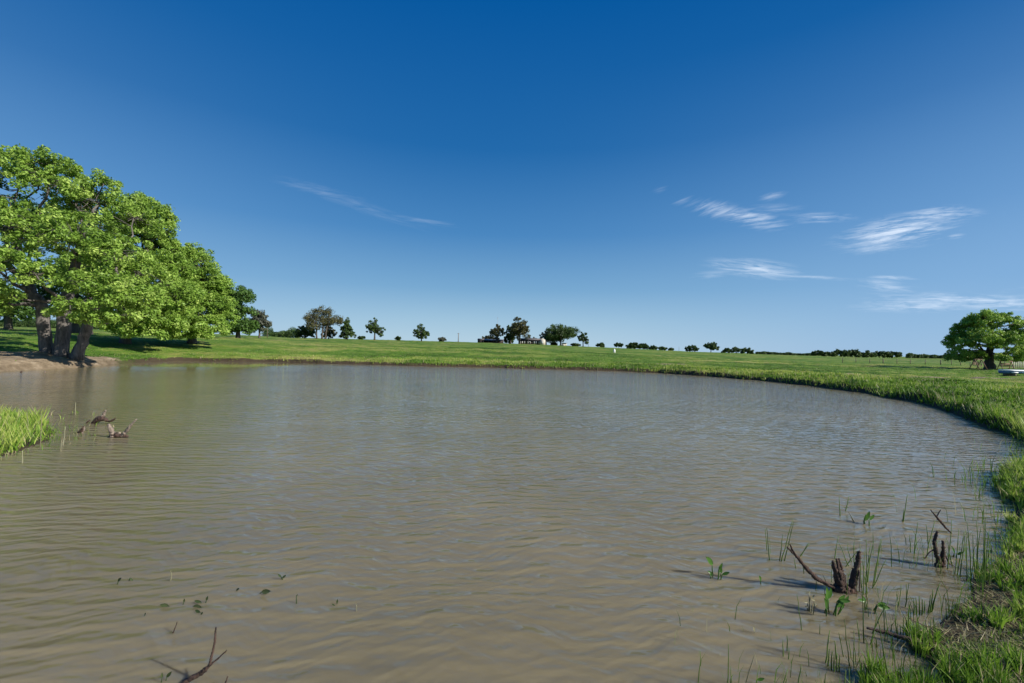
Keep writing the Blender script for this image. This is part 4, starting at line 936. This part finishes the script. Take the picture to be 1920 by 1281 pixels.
reeds('short reed tuft beside the grassy bank right of the stubble', [(1350, 1020, 1350, 935), (1362, 1022, 1368, 920), (1380, 1020, 1425, 950), (1372, 1015, 1372, 945)], w=1.3)
reeds('lone straight reed at the bottom edge, left of the tallest bottom reed', [(80, 1320, 95, 1105)], w=1.3)
reeds('tallest straight reed at the bottom edge with a short one beside it', [(248, 1320, 249, 1068), (262, 1320, 262, 1188)], w=1.3)
reeds('slanting dry reed at the bottom edge', [(322, 1320, 392, 1122)], M_REED_D, w=1.2)
reeds('leaning reeds at the bottom edge before the right bank', [(525, 1330, 572, 1205), (615, 1320, 646, 1178), (560, 1330, 565, 1255), (880, 1330, 888, 1210), (905, 1330, 905, 1200)], w=1.5)
reeds('thin dry stems standing in front of the left grassy spit', [(42, 868, 42, 845), (75, 838, 77, 775), (114, 846, 116, 825), (118, 835, 123, 800), (141, 778, 142, 755), (58, 815, 50, 775)], M_REED_D, 'reed clumps standing by the left spit', True, w=.9)

def leaf(mb, p, d, L_, w, up):
    """a pointed blade-shaped leaf with a folded midrib"""
    d = np.array(d, float); d /= np.linalg.norm(d); s = np.cross(d, up); s /= np.linalg.norm(s)+1e-9; n_ = np.cross(s, d)
    T = [0, .2, .5, .8, 1]; Wd = [.1, .8, 1, .6, 0]; V = []
    for t, ww in zip(T, Wd):
        c = p+d*L_*t-n_*L_*.15*t*t
        V += [c-s*w*ww/2+n_*w*.15, c, c+s*w*ww/2+n_*w*.15]
    q = []
    for i in range(4):
        for j in range(2): q.append((3*i+j, 3*i+j+1, 3*i+j+4, 3*i+j+3))
    mb.add(V, q)
def waterplant(label, px, py, L_, m=None, name='water_plant', group=None, n=8):
    """L_: (stem base dx, tip dx, tip dy(up), leaf length, leaf angle from up in deg) in photo pixels"""
    b = at(px, py); k = b[1]/F0; root = empty(name, b, label, 'water plant', group); r_ = np.random.default_rng(int(px))
    for (bx, tx, ty, ll, an) in L_:
        p0 = np.array([bx*k, r_.uniform(-.03, .03), -.04]); p1 = np.array([tx*k, p0[1]+r_.uniform(-.02, .02), ty*k])
        mb = MB(); mb.tube(wob(p0, p1, 5, .08, r_), np.linspace(1.3, .8, 5)*k, 5); V = np.concatenate(mb.v)
        st = link('stalk', mb.mesh('stalk', True, {'rnd': np.full(len(V), .4)}), m or M_PAD, root)
        mb = MB(); a = R(an); leaf(mb, p1, (math.sin(a), r_.uniform(-.5, .1), math.cos(a)), ll*k, ll*k*.42, np.array([.3, -1, .4]))
        link('leaf', mb.mesh('leaf', True, {'rnd': r_.uniform(.3, .9)*np.ones(len(mb.v[0]))}), m or M_PAD, st)
waterplant('arrow-leaved sprout with one long upright leaf left of the stumps', 1342, 1083, [(-2, -3, 20, 24, -38), (0, 2, 18, 14, 30), (2, 4, 12, 14, 10), (-4, -6, 6, 10, -60), (4, 8, 10, 14, 60), (10, 13, 4, 10, 15), (-12, -11, 4, 10, -10)])
waterplant('lone dark leaf sprout standing in open water beyond the stumps', 1625, 984, [(0, 0, 6, 20, 35), (0, -1, 6, 12, 10), (1, 3, 10, 14, 48)])
waterplant('bright leafy plant clump right in front of the big rotten stump', 1558, 1152, [(-12, -14, 14, 26, -18), (-6, -6, 28, 22, 0), (-2, 0, 26, 20, 20), (3, 10, 24, 18, 70), (6, 18, 22, 18, 60), (10, 24, 22, 16, 40), (0, 14, 28, 18, 85), (-10, -5, 14, 22, -5), (4, 12, 14, 16, 50), (14, 22, 10, 12, 20)])
waterplant('low leafy plant with a drooping leaf among the reeds right of the big stump', 1632, 1146, [(-6, -12, 18, 14, -70), (0, 4, 16, 22, 95), (4, 14, 12, 16, 80), (-2, -4, 14, 12, -30)])
waterplant('tiny single leaf between the arrow-leaved sprout and the big stump', 1429, 1096, [(0, -1, 5, 13, -20)])
waterplant('little sprig with pale whitish leaves left of the bright leafy plant', 1519, 1148, [(0, 0, 28, 9, -60), (0, 2, 26, 9, 55), (0, 0, 30, 9, 0), (0, -3, 16, 9, -70), (0, 3, 14, 9, 60), (0, -2, 8, 7, -80)], M_REED_D)
waterplant('small dark leaf on the reeds behind the small two-pronged stump', 1788, 1045, [(2, 0, 8, 14, -20), (3, 4, 6, 12, 50)])
waterplant('pale folded leaf tip below the tiny single leaf', 1412, 1184, [(0, 0, 3, 11, -12)], M_REED_D)
waterplant('tiny pair of leaf tips at the bottom edge near the tallest reed', 1420, 1290, [(0, -2, 8, 14, -60), (2, 4, 8, 14, 70)])
G_W = 'weed tips poking out of the open water'
for (px, py, LL, lab, mm) in [(230, 1092, [(-4, -2, 6, 12, 45), (4, 8, 5, 8, 130)], 'bent weed sprig left of the upright weed stem', M_WEED), (315, 1092, [(0, 0, 14, 6, 10)], 'short upright weed stem beside the bent sprig', M_REED_D),
        (338, 1138, [(0, 0, 4, 8, 20), (-12, -22, 1, 16, -80), (10, 24, 1, 18, 88)], 'dark trailing weed tuft above the leaning twig', M_WEED), (384, 1132, [(0, 0, 4, 10, 25), (-4, -8, 2, 12, -70)], 'small dark weed tuft right of the trailing tuft', M_WEED),
        (372, 1152, [(0, 0, 1, 12, -75), (3, 6, 1, 8, 40)], 'flat dark weed bit below the small tuft', M_WEED), (270, 1156, [(0, 0, 2, 6, 30)], 'tiny dark weed speck left of the trailing tuft', M_WEED),
        (440, 1110, [(0, 2, 2, 9, 50)], 'faint leaning weed leaf near the floating streak', M_WEED), (490, 1110, [(-14, 4, 3, 20, 75)], 'thin dark weed streak lying on the surface', M_WEED),
        (532, 1082, [(0, 0, 4, 9, -50), (1, 3, 4, 9, 50)], 'spread weed sprig farthest from the bottom edge', M_WEED), (553, 1134, [(0, 0, 12, 5, 20)], 'upright weed stem with a small tip in the middle water', M_WEED),
        (631, 1134, [(0, 0, 2, 8, 10), (-2, -2, 1, 6, -60)], 'stubby black weed bud right of the upright stem', M_WEED), (668, 1146, [(0, 0, 10, 5, 5)], 'rightmost pale weed stem in the open water', M_REED_D),
        (305, 1281, [(0, 2, 6, 14, 40), (-4, -3, 8, 10, 0)], 'bowed weed at the bottom edge left of the forked branch', M_WEED)]:
    waterplant(lab, px, py, LL, mm, 'water_weed', G_W)
# dark bits on the water by the left bank
for px, py, lab in ((40, 699, 'small dark snag sticking up near the left bank'), (85, 699, 'small pale snag near the left bank')):
    wood('wood_snag', lab, px, py, [('snag', [(px-1, py+1), (px, py-3)], [2, 1.2], M_WET if px == 40 else M_DRY)], cat='snag')
